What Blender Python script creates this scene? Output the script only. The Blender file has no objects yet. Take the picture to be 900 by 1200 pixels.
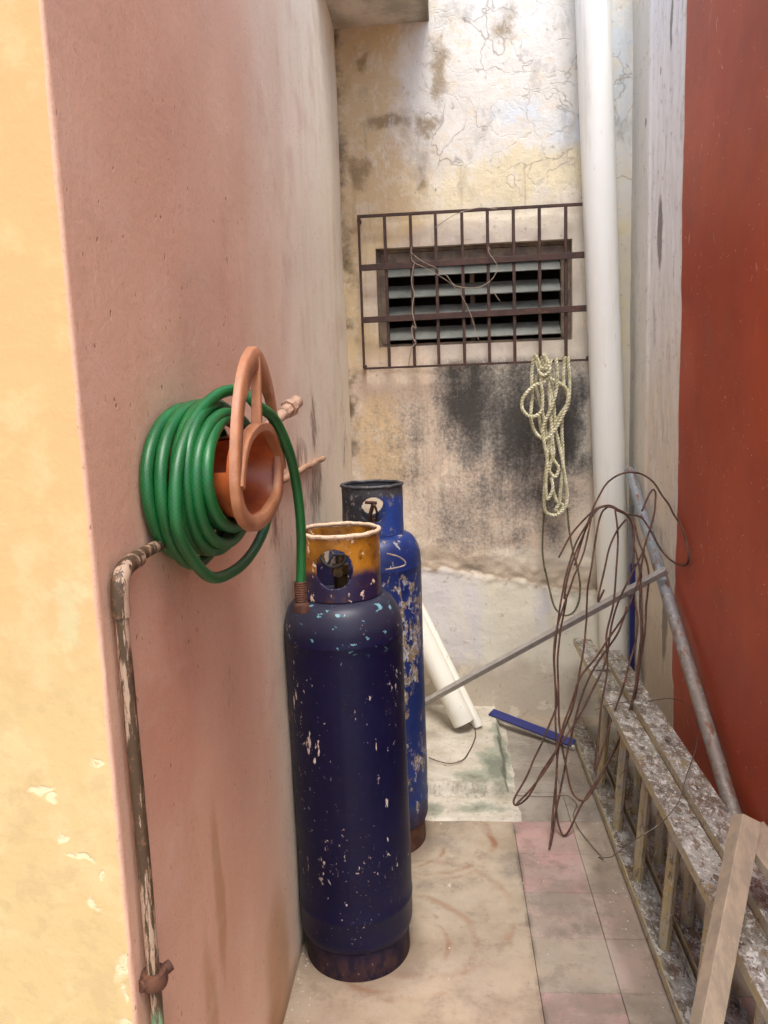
import bpy, bmesh, math, random
import numpy as np
from mathutils import Vector, Matrix, noise

random.seed(7)
scene = bpy.context.scene
COL = scene.collection
PI = math.pi

# ------------------------------------------------------------------ camera
cam_data = bpy.data.cameras.new('camera')
cam = bpy.data.objects.new('camera', cam_data)
COL.objects.link(cam)
cam_data.sensor_fit = 'VERTICAL'
cam_data.sensor_height = 36.0
cam_data.lens = 27.63
cam_data.clip_start = 0.02
cam_data.clip_end = 2000
R3 = Matrix(((0.99635852, 0.02461313, 0.08163263),
             (0.07705825, 0.14983549, -0.98570348),
             (-0.03649272, 0.98840453, 0.14739322)))
cam.matrix_world = Matrix.Translation((0, 0, 1.5)) @ R3.to_4x4()
scene.camera = cam

# ------------------------------------------------------------------ light
SUN_EL, SUN_AZ = math.radians(66), math.radians(168)   # azimuth clockwise from +Y
world = bpy.data.worlds.new('World')
scene.world = world
world.use_nodes = True
wn = world.node_tree
bg = wn.nodes['Background']
sky = wn.nodes.new('ShaderNodeTexSky')
sky.sky_type = 'NISHITA'
sky.sun_disc = False
sky.sun_elevation = SUN_EL
sky.sun_rotation = SUN_AZ
sky.air_density = 1.0
sky.dust_density = 3.0
sky.ozone_density = 1.0
wn.links.new(sky.outputs[0], bg.inputs[0])
bg.inputs[1].default_value = 0.15
sun_data = bpy.data.lights.new('sun', 'SUN')
sun_data.energy = 1.3
sun_data.angle = math.radians(24)
sun_data.color = (1.0, 0.985, 0.96)
sun = bpy.data.objects.new('sun', sun_data)
COL.objects.link(sun)
sd = Vector((math.sin(SUN_AZ) * math.cos(SUN_EL), math.cos(SUN_AZ) * math.cos(SUN_EL), math.sin(SUN_EL)))
sun.rotation_euler = sd.to_track_quat('Z', 'Y').to_euler()
scene.view_settings.view_transform = 'Standard'
scene.view_settings.look = 'None'
scene.view_settings.gamma = 1
scene.view_settings.exposure = 1.3
scene.cycles.max_bounces = 7
scene.cycles.diffuse_bounces = 4
scene.cycles.use_adaptive_sampling = True
scene.cycles.adaptive_threshold = 0.035
scene.cycles.adaptive_min_samples = 16

WIRES=[[[0.4514,2.8349,0.8641],[0.4974,2.9071,0.9689],[0.5332,2.9539,1.0389],[0.5595,2.9837,1.0843],[0.6088,3.0219,1.1432],[0.6689,3.04,1.1721],[0.7254,3.04,1.1705],[0.7644,3.0262,1.1456],[0.79,2.9354,1.0918],[0.79,2.7637,1.0347],[0.79,2.6509,0.9759],[0.79,2.6225,0.9238],[0.79,2.6667,0.8947],[0.79,2.8002,0.8789],[0.7627,2.8731,0.913],[0.7321,2.9157,0.9763],[0.7041,2.9433,1.0185],[0.6706,2.9475,1.0258],[0.6373,2.9539,1.0363],[0.5982,2.9667,1.0569],[0.563,2.9645,1.0545],[0.5102,2.9412,1.02],[0.4561,2.9071,0.9699],[0.4158,2.8689,0.9141],[0.3969,2.8519,0.8897]],[[0.709,2.936,1.0408],[0.7669,2.9849,1.1144],[0.773,2.9756,1.0997],[0.7638,2.9509,1.0621],[0.7358,2.9042,0.9923],[0.6962,2.8489,0.9122],[0.6377,2.794,0.8281],[0.584,2.7557,0.7281],[0.5272,2.683,0.5418],[0.4333,2.6188,0.3801],[0.3001,2.5515,0.2133],[0.2394,2.5159,0.1272],[0.203,2.5095,0.1118],[0.1985,2.514,0.1225],[0.2597,2.5552,0.2224],[0.3582,2.6338,0.4183],[0.3547,2.66,0.4854],[0.3728,2.7328,0.6712],[0.3945,2.771,0.7714],[0.4564,2.8574,0.9297],[0.4796,2.8829,0.9666],[0.5197,2.9169,1.0165],[0.5661,2.9445,1.0574],[0.6141,2.9424,1.0529],[0.6587,2.9254,1.026],[0.6747,2.9042,0.9937],[0.6678,2.8659,0.9375],[0.6712,2.8166,0.8667],[0.6688,2.7557,0.7268],[0.632,2.6638,0.4929],[0.5724,2.5964,0.3237]],[[0.6504,2.8214,0.8493],[0.6759,2.9021,0.9658],[0.6642,2.934,1.0138],[0.6302,2.9532,1.0438],[0.5976,2.9638,1.0609],[0.547,2.9532,1.0459],[0.4966,2.9021,0.9699],[0.4452,2.8384,0.8775],[0.4025,2.7803,0.7521],[0.4127,2.786,0.7672],[0.3843,2.7401,0.6465],[0.3676,2.6638,0.4505],[0.3702,2.6114,0.3172],[0.4043,2.5346,0.1289],[0.4306,2.529,0.1156],[0.5176,2.5739,0.2245],[0.6007,2.6338,0.3731],[0.6651,2.7209,0.5937],[0.7008,2.7899,0.7725],[0.7056,2.8299,0.8603],[0.6902,2.8809,0.9341],[0.6777,2.9234,0.9975],[0.6492,2.9447,1.0303],[0.6164,2.9532,1.0441]],[[0.6125,2.9282,1.0479],[0.612,2.8644,0.953],[0.5859,2.784,0.8314],[0.5688,2.7457,0.7311],[0.542,2.7074,0.6326],[0.5335,2.6615,0.5165],[0.5033,2.6088,0.3841],[0.471,2.5415,0.2188],[0.5073,2.5751,0.3007],[0.5813,2.6425,0.4685],[0.6407,2.7074,0.6314],[0.6518,2.7457,0.7298],[0.6409,2.7591,0.7649],[0.6202,2.7603,0.7683]],[[0.6002,2.9767,1.0554],[0.5777,2.9682,1.0429],[0.5333,2.8959,0.9347],[0.5028,2.8192,0.8106],[0.4862,2.7809,0.7086],[0.485,2.7704,0.6808],[0.4613,2.7245,0.5613],[0.4199,2.6638,0.4057],[0.3712,2.6189,0.2916],[0.349,2.574,0.1799],[0.3432,2.5141,0.0352],[0.358,2.4982,0.006],[0.4198,2.5365,0.0893],[0.509,2.5815,0.1987],[0.579,2.6264,0.3101],[0.6464,2.6938,0.4815],[0.6782,2.7857,0.7184],[0.6826,2.8466,0.8598]],[[0.6456,2.8969,1.0167],[0.6142,2.8757,0.9859],[0.5713,2.8289,0.9189],[0.5368,2.7692,0.822],[0.5187,2.7417,0.7502],[0.5412,2.7573,0.7905]],[[0.5258,2.9125,1.0348],[0.5099,2.8807,0.9875],[0.485,2.8339,0.9197],[0.4425,2.779,0.8352],[0.397,2.7431,0.7413],[0.3638,2.7063,0.6462],[0.3511,2.6338,0.4624],[0.3499,2.5701,0.3031],[0.3356,2.514,0.1671],[0.3202,2.4766,0.0787],[0.3041,2.4168,0.006]],[[0.6327,2.7907,0.7177],[0.5948,2.7601,0.6377],[0.5137,2.7218,0.5393],[0.4416,2.6688,0.4035],[0.4031,2.6239,0.2892],[0.3628,2.564,0.1407],[0.3353,2.5303,0.059],[0.3083,2.4344,0.006]],[[0.6927,2.8206,0.9208],[0.6299,2.7334,0.7555],[0.5255,2.6759,0.6101],[0.4358,2.6338,0.5057],[0.3876,2.5888,0.3931],[0.329,2.5364,0.2646],[0.2533,2.499,0.1747],[0.2027,2.4803,0.1302]]]
ROPES=[[[0.374,3.42,1.633],[0.366,3.42,1.558],[0.368,3.42,1.478],[0.362,3.42,1.369],[0.389,3.42,1.305],[0.425,3.42,1.29],[0.47,3.42,1.339],[0.511,3.42,1.427],[0.514,3.42,1.49],[0.48,3.42,1.523],[0.427,3.42,1.551],[0.391,3.42,1.593],[0.383,3.42,1.633]],[[0.42,3.4,1.631],[0.424,3.4,1.538],[0.371,3.4,1.513],[0.325,3.4,1.461],[0.325,3.4,1.416],[0.36,3.4,1.384],[0.401,3.4,1.405],[0.408,3.4,1.476],[0.402,3.4,1.53],[0.411,3.4,1.591],[0.407,3.4,1.636]],[[0.504,3.43,1.633],[0.501,3.43,1.518],[0.519,3.43,1.445],[0.481,3.43,1.383],[0.445,3.43,1.321],[0.435,3.43,1.248],[0.425,3.43,1.156],[0.416,3.43,1.026],[0.424,3.43,0.969],[0.461,3.43,0.954],[0.498,3.43,0.977],[0.514,3.43,1.023],[0.5,3.43,1.154],[0.48,3.43,1.265],[0.464,3.43,1.338],[0.459,3.43,1.429],[0.441,3.43,1.52],[0.448,3.43,1.626]],[[0.466,3.41,1.627],[0.47,3.41,1.518],[0.451,3.41,1.43],[0.411,3.41,1.341],[0.416,3.41,1.268],[0.428,3.41,1.195],[0.421,3.41,1.112],[0.427,3.41,1.028],[0.45,3.41,1.074],[0.443,3.41,1.121]],[[0.519,3.44,1.631],[0.527,3.44,1.517],[0.52,3.44,1.427],[0.497,3.44,1.373],[0.498,3.44,1.19],[0.487,3.44,1.06],[0.481,3.44,1.004],[0.467,3.44,0.976],[0.481,3.44,0.967],[0.497,3.44,0.994],[0.472,3.44,1.014],[0.455,3.44,1.07]],[[0.452,3.42,1.303],[0.445,3.42,1.248],[0.456,3.42,1.198],[0.477,3.42,1.16],[0.462,3.42,1.124],[0.439,3.42,1.146],[0.444,3.42,1.184],[0.456,3.42,1.22],[0.45,3.42,1.294],[0.442,3.42,1.43],[0.434,3.42,1.565]],[[0.379,3.39,1.628],[0.375,3.39,1.645],[0.392,3.39,1.614],[0.401,3.39,1.583],[0.423,3.39,1.608],[0.413,3.39,1.639],[0.428,3.39,1.617],[0.436,3.39,1.573],[0.41,3.39,1.556],[0.392,3.39,1.579],[0.432,3.39,1.595],[0.441,3.39,1.616],[0.419,3.39,1.578]],[[0.397,3.44,1.395],[0.411,3.44,1.312],[0.419,3.44,1.339],[0.442,3.44,1.411],[0.457,3.44,1.483],[0.449,3.44,1.529],[0.429,3.44,1.547],[0.398,3.44,1.562],[0.384,3.44,1.531],[0.397,3.44,1.467],[0.412,3.44,1.403],[0.426,3.44,1.321],[0.432,3.44,1.275]]]
CORD=[[0.419,3.46,0.965],[0.413,3.46,0.87],[0.412,3.46,0.774],[0.422,3.46,0.696],[0.42,3.46,0.716],[0.437,3.46,0.633],[0.466,3.46,0.528],[0.499,3.46,0.495],[0.539,3.46,0.503],[0.566,3.46,0.547],[0.575,3.46,0.617],[0.566,3.46,0.7],[0.553,3.46,0.755],[0.562,3.46,0.713],[0.539,3.46,0.81],[0.525,3.46,0.905],[0.52,3.46,0.981]]
GW=[[[-0.13,3.455,2.114],[-0.126,3.455,2.058],[-0.078,3.455,2.029],[-0.015,3.455,1.991],[0.048,3.455,1.944],[0.085,3.455,1.892],[0.116,3.455,1.822],[0.146,3.455,1.719]],[[-0.134,3.45,2.095],[-0.09,3.45,2.056],[-0.027,3.45,2.022],[0.017,3.45,1.989],[0.048,3.45,1.95],[0.099,3.45,1.935],[0.163,3.45,1.938],[0.214,3.45,1.973],[0.231,3.45,2.015],[0.215,3.45,2.047],[0.197,3.45,2.073],[0.194,3.45,2.097],[0.203,3.45,2.085]],[[-0.119,3.455,2.046],[-0.132,3.455,1.971],[-0.123,3.455,1.921],[-0.133,3.455,1.858],[-0.126,3.455,1.807],[-0.118,3.455,1.775],[-0.135,3.455,1.788],[-0.131,3.455,1.731],[-0.12,3.455,1.718],[-0.138,3.455,1.699],[-0.156,3.455,1.623]],[[-0.023,3.455,2.189],[0.055,3.455,2.234],[0.156,3.455,2.257],[0.232,3.455,2.249]],[[0.201,3.455,1.931],[0.241,3.455,1.873]]]
STEPWIRE=[[0.042,3.307,0.06],[0.085,3.264,0.05],[0.092,3.184,0.05],[0.063,3.034,0.05],[0.029,2.944,0.05],[-0.016,2.918,0.05],[-0.061,2.934,0.05],[-0.102,2.969,0.05]]
LADWIRE=[[0.227,2.768,0.006],[0.302,2.761,0.006],[0.368,2.761,0.006],[0.411,2.77,0.006],[0.438,2.705,0.006],[0.416,2.642,0.006],[0.417,2.553,0.006],[0.444,2.443,0.006],[0.466,2.367,0.006],[0.443,2.322,0.04],[0.452,2.196,0.12],[0.446,1.962,0.3],[0.471,1.909,0.36],[0.521,1.93,0.38],[0.539,1.907,0.42],[0.576,1.954,0.43],[0.638,2.096,0.43],[0.735,2.323,0.42],[0.785,2.505,0.42],[0.785,2.643,0.42],[0.753,2.673,0.42],[0.657,2.645,0.42],[0.602,2.645,0.42],[0.525,2.593,0.43],[0.474,2.552,0.43]]
HOSETAIL=[[-0.307,1.27,1.492],[-0.292,1.32,1.469],[-0.281,1.37,1.418],[-0.279,1.42,1.355],[-0.279,1.45,1.271],[-0.283,1.46,1.203],[-0.288,1.46,1.139]]
LOOPS=[[-0.417,1.057,1.489,1.26,1.362],[-0.401,1.062,1.493,1.243,1.425],[-0.385,1.072,1.517,1.229,1.487],[-0.371,1.087,1.499,1.261,1.429],[-0.356,1.09,1.485,1.273,1.414],[-0.341,1.096,1.473,1.299,1.353]]
DROOP=[[-0.33,1.286,1.513],[-0.352,1.243,1.514],[-0.372,1.149,1.476],[-0.378,1.082,1.419],[-0.379,1.058,1.361],[-0.378,1.06,1.319],[-0.376,1.093,1.281],[-0.37,1.167,1.23],[-0.36,1.267,1.218],[-0.352,1.369,1.231],[-0.345,1.45,1.269],[-0.345,1.511,1.33],[-0.35,1.506,1.398]]
PL_OUT=[[1.244,1.578],[1.191,1.56],[1.159,1.536],[1.134,1.506],[1.11,1.463],[1.092,1.415],[1.085,1.38],[1.094,1.344],[1.126,1.32],[1.175,1.304],[1.249,1.301],[1.324,1.314],[1.367,1.331],[1.386,1.359],[1.394,1.405],[1.38,1.436],[1.366,1.473],[1.344,1.517],[1.316,1.548],[1.285,1.569]]
PL_ARCH=[[1.097,1.376],[1.119,1.413],[1.151,1.438],[1.193,1.451],[1.238,1.456],[1.297,1.451],[1.343,1.429],[1.381,1.403],[1.394,1.377]]
PL_RIB=[[[1.255,1.565],[1.245,1.524],[1.238,1.484],[1.235,1.46]]]
PL_MOUTH=[[1.145,1.426],[1.189,1.445],[1.246,1.453],[1.305,1.447],[1.351,1.426],[1.384,1.39],[1.379,1.351],[1.352,1.322],[1.307,1.309],[1.193,1.311],[1.149,1.328],[1.128,1.354],[1.124,1.388]]


# ------------------------------------------------------------------ helpers
def srgb(h):
    h = h.lstrip('#')
    out = []
    for i in (0, 2, 4):
        c = int(h[i:i + 2], 16) / 255
        out.append(c / 12.92 if c <= 0.04045 else ((c + 0.055) / 1.055) ** 2.4)
    return (*out, 1.0)

def sm(a, b, x):
    t = min(1, max(0, (x - a) / (b - a)))
    return t * t * (3 - 2 * t)

def link(name, me, parent=None):
    o = bpy.data.objects.new(name, me)
    COL.objects.link(o)
    if parent is not None:
        o.parent = parent
    return o

def thing(o, label, cat, group=None):
    o['label'] = label
    o['category'] = cat
    if group:
        o['group'] = group
    return o

def empty(name, loc, label, cat, group=None, rot=(0, 0, 0)):
    o = bpy.data.objects.new(name, None)
    COL.objects.link(o)
    o.location = loc
    o.rotation_euler = rot
    o.empty_display_size = 0.1
    return thing(o, label, cat, group)

class MB:
    def __init__(self):
        self.v, self.f, self.m = [], [], []
    def add(self, vs, fs, mi=0):
        n = len(self.v)
        self.v += [tuple(p) for p in vs]
        self.f += [tuple(i + n for i in f) for f in fs]
        self.m += [mi] * len(fs)
    def box(self, lo, hi, mat=None, mi=0):
        x0, y0, z0 = lo; x1, y1, z1 = hi
        vs = [(x0,y0,z0),(x1,y0,z0),(x1,y1,z0),(x0,y1,z0),(x0,y0,z1),(x1,y0,z1),(x1,y1,z1),(x0,y1,z1)]
        if mat is not None:
            vs = [tuple(mat @ Vector(p)) for p in vs]
        self.add(vs, [(0,3,2,1),(4,5,6,7),(0,1,5,4),(1,2,6,5),(2,3,7,6),(3,0,4,7)], mi)
    def tube(self, pts, r, segs=10, closed=False, caps=True, twist=0.0, lobes=0, lobe=0.25, sect=None, up=None, mi=0):
        P = [Vector(p) for p in pts]
        n = len(P)
        rs = r if isinstance(r, (list, tuple)) else [r] * n
        T = []
        for i in range(n):
            a = P[(i - 1) % n] if (closed or i > 0) else P[i]
            b = P[(i + 1) % n] if (closed or i < n - 1) else P[i]
            d = b - a
            T.append(d.normalized() if d.length > 1e-9 else Vector((0, 0, 1)))
        u = Vector(up) if up else Vector((0, 0, 1)) if abs(T[0].z) < 0.9 else Vector((1, 0, 0))
        N = (u - T[0] * u.dot(T[0])).normalized()
        vs, ang, L = [], 0, len(sect) if sect else segs
        for i in range(n):
            if i:
                if up:
                    N = Vector(up)
                N = N - T[i] * N.dot(T[i])
                N.normalize()
                ang += twist * (P[i] - P[i - 1]).length
            Bn = T[i].cross(N)
            for k in range(L):
                if sect:
                    a, b = sect[k]
                    vs.append(P[i] + N * a * rs[i] + Bn * b * rs[i])
                else:
                    th = 2 * PI * k / segs
                    rr = rs[i] * (1 + lobe * math.cos(lobes * th)) if lobes else rs[i]
                    vs.append(P[i] + (N * math.cos(th + ang) + Bn * math.sin(th + ang)) * rr)
        fs = []
        for i in range(n if closed else n - 1):
            j = (i + 1) % n
            for k in range(L):
                k2 = (k + 1) % L
                fs.append((i * L + k, i * L + k2, j * L + k2, j * L + k))
        if caps and not closed:
            fs.append(tuple(range(L))[::-1])
            fs.append(tuple((n - 1) * L + k for k in range(L)))
        self.add(vs, fs, mi)
    def lathe(self, prof, segs=48, c=(0, 0, 0), cap0=False, cap1=False, mi=0, axis='z'):
        vs = []
        for (r, z) in prof:
            for k in range(segs):
                th = 2 * PI * k / segs
                if axis == 'z':
                    vs.append((c[0] + r * math.cos(th), c[1] + r * math.sin(th), c[2] + z))
                else:
                    vs.append((c[0] + z, c[1] + r * math.cos(th), c[2] + r * math.sin(th)))
        fs = []
        for i in range(len(prof) - 1):
            for k in range(segs):
                k2 = (k + 1) % segs
                fs.append((i * segs + k, i * segs + k2, (i + 1) * segs + k2, (i + 1) * segs + k))
        if cap0: fs.append(tuple(range(segs))[::-1])
        if cap1: fs.append(tuple((len(prof) - 1) * segs + k for k in range(segs)))
        self.add(vs, fs, mi)
    def build(self, name, mats, parent=None, smooth=True, angle=40, fix=True):
        me = bpy.data.meshes.new(name)
        me.from_pydata(self.v, [], self.f)
        if not isinstance(mats, (list, tuple)):
            mats = [mats]
        for m in mats:
            me.materials.append(m)
        if len(mats) > 1:
            me.polygons.foreach_set('material_index', self.m)
        if fix:
            b = bmesh.new(); b.from_mesh(me)
            bmesh.ops.recalc_face_normals(b, faces=b.faces)
            b.to_mesh(me); b.free()
        if smooth:
            me.polygons.foreach_set('use_smooth', [True] * len(me.polygons))
            me.set_sharp_from_angle(angle=math.radians(angle))
        me.update()
        return link(name, me, parent)

def bevel(o, w=0.002, seg=2):
    m = o.modifiers.new('bevel', 'BEVEL')
    m.width = w; m.segments = seg; m.limit_method = 'ANGLE'; m.angle_limit = math.radians(35)
    return o

def spline(pts, step=0.012, closed=False):
    P = [Vector(p) for p in pts]
    n = len(P)
    out = []
    rng = range(n) if closed else range(n - 1)
    for i in rng:
        if closed:
            a, b, c, d = P[(i-1) % n], P[i], P[(i+1) % n], P[(i+2) % n]
        else:
            a, b, c, d = P[max(i-1, 0)], P[i], P[i+1], P[min(i+2, n-1)]
        t0 = 0; t1 = max((b-a).length, 1e-4) ** .5; t2 = t1 + max((c-b).length, 1e-4) ** .5; t3 = t2 + max((d-c).length, 1e-4) ** .5
        k = max(2, int((c - b).length / step))
        for s in range(k):
            t = t1 + (t2 - t1) * s / k
            A1 = a*((t1-t)/(t1-t0)) + b*((t-t0)/(t1-t0)); A2 = b*((t2-t)/(t2-t1)) + c*((t-t1)/(t2-t1)); A3 = c*((t3-t)/(t3-t2)) + d*((t-t2)/(t3-t2))
            B1 = A1*((t2-t)/(t2-t0)) + A2*((t-t0)/(t2-t0)); B2 = A2*((t3-t)/(t3-t1)) + A3*((t-t1)/(t3-t1))
            out.append(B1*((t2-t)/(t2-t1)) + B2*((t-t1)/(t2-t1)))
    if not closed:
        out.append(P[-1])
    return out

# ------------------------------------------------------------------ node helper
class Mat:
    def __init__(self, name, space='world'):
        self.m = bpy.data.materials.new(name)
        self.m.use_nodes = True
        self.t = self.m.node_tree
        self.b = self.t.nodes['Principled BSDF']
        if space == 'world':
            self.P = self.n('ShaderNodeNewGeometry').outputs['Position']
        else:
            self.P = self.n('ShaderNodeTexCoord').outputs['Object']
    def n(self, t): return self.t.nodes.new(t)
    def put(self, sock, v):
        if isinstance(v, bpy.types.NodeSocket): self.t.links.new(v, sock)
        else: sock.default_value = v
    def math(self, op, a, b=0.0, c=None, clamp=False):
        x = self.n('ShaderNodeMath'); x.operation = op; x.use_clamp = clamp
        self.put(x.inputs[0], a); self.put(x.inputs[1], b)
        if c is not None: self.put(x.inputs[2], c)
        return x.outputs[0]
    def add(self, a, b): return self.math('ADD', a, b)
    def sub(self, a, b): return self.math('SUBTRACT', a, b)
    def mul(self, a, b): return self.math('MULTIPLY', a, b)
    def mx(self, a, b): return self.math('MAXIMUM', a, b)
    def inv(self, a): return self.math('SUBTRACT', 1.0, a)
    def vec(self, scale=(1, 1, 1), off=(0, 0, 0), src=None):
        x = self.n('ShaderNodeMapping')
        self.put(x.inputs[0], src or self.P)
        x.inputs['Scale'].default_value = scale; x.inputs['Location'].default_value = off
        return x.outputs[0]
    def xyz(self, src=None):
        x = self.n('ShaderNodeSeparateXYZ'); self.put(x.inputs[0], src or self.P)
        return x.outputs
    def noise(self, s=5, d=4, r=0.55, v=None, dist=0.0, off=None, scale=None):
        v = v or self.P
        if scale or off: v = self.vec(scale or (1, 1, 1), off or (0, 0, 0), v)
        x = self.n('ShaderNodeTexNoise')
        self.put(x.inputs['Vector'], v)
        x.inputs['Scale'].default_value = s; x.inputs['Detail'].default_value = d
        x.inputs['Roughness'].default_value = r; x.inputs['Distortion'].default_value = dist
        return x.outputs[0]
    def ncol(self, s, d=3, v=None):
        x = self.n('ShaderNodeTexNoise')
        self.put(x.inputs['Vector'], v or self.P)
        x.inputs['Scale'].default_value = s; x.inputs['Detail'].default_value = d
        return x.outputs[1]
    def warp(self, s, amt, v=None, d=3):
        v = v or self.P
        a = self.n('ShaderNodeVectorMath'); a.operation = 'SUBTRACT'
        self.put(a.inputs[0], self.ncol(s, d, v)); a.inputs[1].default_value = (.5, .5, .5)
        b = self.n('ShaderNodeVectorMath'); b.operation = 'MULTIPLY_ADD'
        self.put(b.inputs[0], a.outputs[0]); b.inputs[1].default_value = (amt, amt, amt); self.put(b.inputs[2], v)
        return b.outputs[0]
    def voro(self, s, feature='F1', v=None, rnd=1.0, out=0):
        x = self.n('ShaderNodeTexVoronoi'); x.feature = feature
        self.put(x.inputs['Vector'], v or self.P)
        x.inputs['Scale'].default_value = s; x.inputs['Randomness'].default_value = rnd
        return x.outputs[out]
    def step(self, x, a, b, lo=0.0, hi=1.0):
        r = self.n('ShaderNodeMapRange'); r.interpolation_type = 'SMOOTHSTEP'
        self.put(r.inputs[0], x)
        if a > b: a, b, lo, hi = b, a, hi, lo
        r.inputs[1].default_value = a; r.inputs[2].default_value = b
        r.inputs[3].default_value = lo; r.inputs[4].default_value = hi
        return r.outputs[0]
    def mix(self, f, a, b, mode='MIX'):
        x = self.n('ShaderNodeMix'); x.data_type = 'RGBA'; x.blend_type = mode
        self.put(x.inputs[0], f)
        for s, v in ((x.inputs[6], a), (x.inputs[7], b)):
            self.put(s, srgb(v) if isinstance(v, str) else v)
        return x.outputs[2]
    def blob(self, c, r, v=None):
        """1 at the centre, 0 at the rim of an ellipsoid"""
        a = self.n('ShaderNodeVectorMath'); a.operation = 'SUBTRACT'
        self.put(a.inputs[0], v or self.P); a.inputs[1].default_value = c
        b = self.n('ShaderNodeVectorMath'); b.operation = 'DIVIDE'
        self.put(b.inputs[0], a.outputs[0]); b.inputs[1].default_value = r
        l = self.n('ShaderNodeVectorMath'); l.operation = 'LENGTH'
        self.put(l.inputs[0], b.outputs[0])
        return self.math('SUBTRACT', 1.0, l.outputs['Value'], clamp=False)
    def bump(self, h, s=0.3, d=0.01, normal=None):
        x = self.n('ShaderNodeBump')
        x.inputs['Strength'].default_value = s; x.inputs['Distance'].default_value = d
        self.put(x.inputs['Height'], h)
        if normal: self.put(x.inputs['Normal'], normal)
        return x.outputs[0]
    def out(self, col, rough=0.85, metal=0.0, normal=None, spec=None):
        self.put(self.b.inputs['Base Color'], srgb(col) if isinstance(col, str) else col)
        self.put(self.b.inputs['Roughness'], rough)
        self.put(self.b.inputs['Metallic'], metal)
        if normal is not None: self.put(self.b.inputs['Normal'], normal)
        if spec is not None: self.put(self.b.inputs['Specular IOR Level'], spec)
        return self.m

BIG = 9.0
# ------------------------------------------------------------------ materials
def mat_back_wall():
    M = Mat('stained_plaster')
    wv = M.warp(3.5, 0.16)
    wf = M.warp(14, 0.05, wv)
    n1 = M.noise(2.2, 5, 0.6); n2 = M.noise(9, 6, 0.65); n3 = M.noise(45, 4, 0.6); n4 = M.noise(160, 3, 0.6)
    X, Y, Z = M.xyz()
    def blobs(lst, v=wf, amp=0.9, nn=n2, a=0.05, b=0.45):
        acc = None
        for (cx, cz, rx, rz, s) in lst:
            q = M.mul(M.blob((cx, 3.53, cz), (rx, BIG, rz), v), s)
            acc = q if acc is None else M.mx(acc, q)
        acc = M.add(acc, M.mul(M.sub(nn, 0.5), amp))
        return M.step(acc, a, b)
    col = M.mix(M.step(n1, .35, .65), '#dcd3c0', '#cfc5b2')
    # warm cream on the upper left
    col = M.mix(blobs([(-.35, 2.2, .4, 1.1, 1.3), (-.2, 2.75, .35, .5, 1.2)], a=0, b=.6), col, '#cfb993')
    # grey-lilac scraped zone in the top centre and right
    lil = blobs([(.15, 2.75, .42, .55, 1.2), (.45, 2.9, .45, .5, 1.2), (.3, 2.45, .4, .22, .9), (.75, 2.6, .2, .6, 1.2), (.0, 2.55, .16, .2, .9)])
    col = M.mix(lil, col, '#dad7ce')
    col = M.mix(blobs([(.6, 2.55, .3, .14, 1.0), (.35, 2.62, .25, .08, .8), (.72, 2.8, .1, .6, 1.0)], v=M.warp(14, .12, M.warp(3, .3)), amp=2.0, a=.0, b=.8), col, '#cdd3d6')
    # pale yellow under it
    col = M.mix(blobs([(.35, 2.38, .5, .13, 1.1), (.1, 2.35, .3, .1, .9), (.72, 1.9, .12, .5, .9)], v=M.warp(14, .12, M.warp(3, .3)), amp=2.0, a=-.1, b=.7), col, '#dbd0b0')
    col = M.mix(M.mul(blobs([(.3, 2.95, .35, .25, 1.0)], amp=1.2), .6), col, '#e3dfd6')
    # smooth repaired band round the window
    d = blobs([(.12, 1.92, .56, .36, 1.3)], v=M.warp(6, .05), amp=.4, a=.1, b=.3)
    col = M.mix(M.mul(d, .7), col, '#c9bcae')
    # pinkish beige under the window
    col = M.mix(blobs([(-.2, 1.35, .4, .45, 1.3), (.2, 1.0, .6, .3, 1.0)], a=0, b=.5), col, '#d2bda6')
    col = M.mix(M.mul(blobs([(-.28, 1.25, .16, .3, 1.2)], amp=1.3), .8), col, '#d0b489')
    col = M.mix(M.mul(M.step(M.noise(14, 5, .7, off=(3, 1, 5)), .52, .62), .55), col, '#dccfb8')
    # brown and grey old stains
    br = blobs([(-.22, 2.63, .13, .05, 1.1), (-.05, 2.6, .06, .07, 1.0), (-.34, 2.42, .07, .09, .9), (-.3, 2.9, .05, .06, .7), (.0, 2.83, .05, .16, .8), (-.06, 2.42, .04, .14, .7), (.28, 3.0, .07, .1, .7)], v=M.warp(16, .09, M.warp(4, .12)), amp=1.5, nn=M.noise(22, 6, .75), a=.0, b=.75)
    col = M.mix(M.mul(br, .8), col, M.mix(n3, '#9c8460', '#7a6a52'))
    wh = M.mul(M.step(M.noise(1, 6, .7, v=M.vec((16, 1, 7), (3, 3, 8))), .54, .62), M.step(Z, 1.9, 2.4))
    col = M.mix(M.mul(wh, .35), col, '#e6e2da')
    gy_ = M.mul(M.step(M.noise(1, 6, .7, v=M.vec((9, 1, 5), (6, 3, 1))), .52, .66), M.step(Z, 2.0, 2.5))
    col = M.mix(M.mul(gy_, .4), col, '#a59f94')
    # run-down streaks
    stk = M.noise(1, 5, .65, v=M.vec((34, 1, 1.6)))
    sm_ = M.mul(M.step(stk, .56, .68), blobs([(-.25, 2.1, .35, .8, 1.0), (.2, 2.3, .5, .3, .8), (.0, 1.2, .5, .5, .7)], a=0, b=.7))
    col = M.mix(M.mul(sm_, .42), col, '#94825f')
    # cracks
    cr = M.voro(7, 'DISTANCE_TO_EDGE', v=M.warp(11, .16, M.warp(3, .35)))
    crm = M.mul(M.step(cr, .05, .0), M.mul(lil, M.step(M.noise(5, 4, .6, off=(8, 2, 1)), .46, .6)))
    col = M.mix(M.mul(crm, .6), col, '#968d82')
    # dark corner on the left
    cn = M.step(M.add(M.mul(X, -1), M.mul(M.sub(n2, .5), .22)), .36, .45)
    col = M.mix(M.mul(cn, M.step(M.noise(6, 5, .7), .4, .62)), col, '#6f604b')
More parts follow.
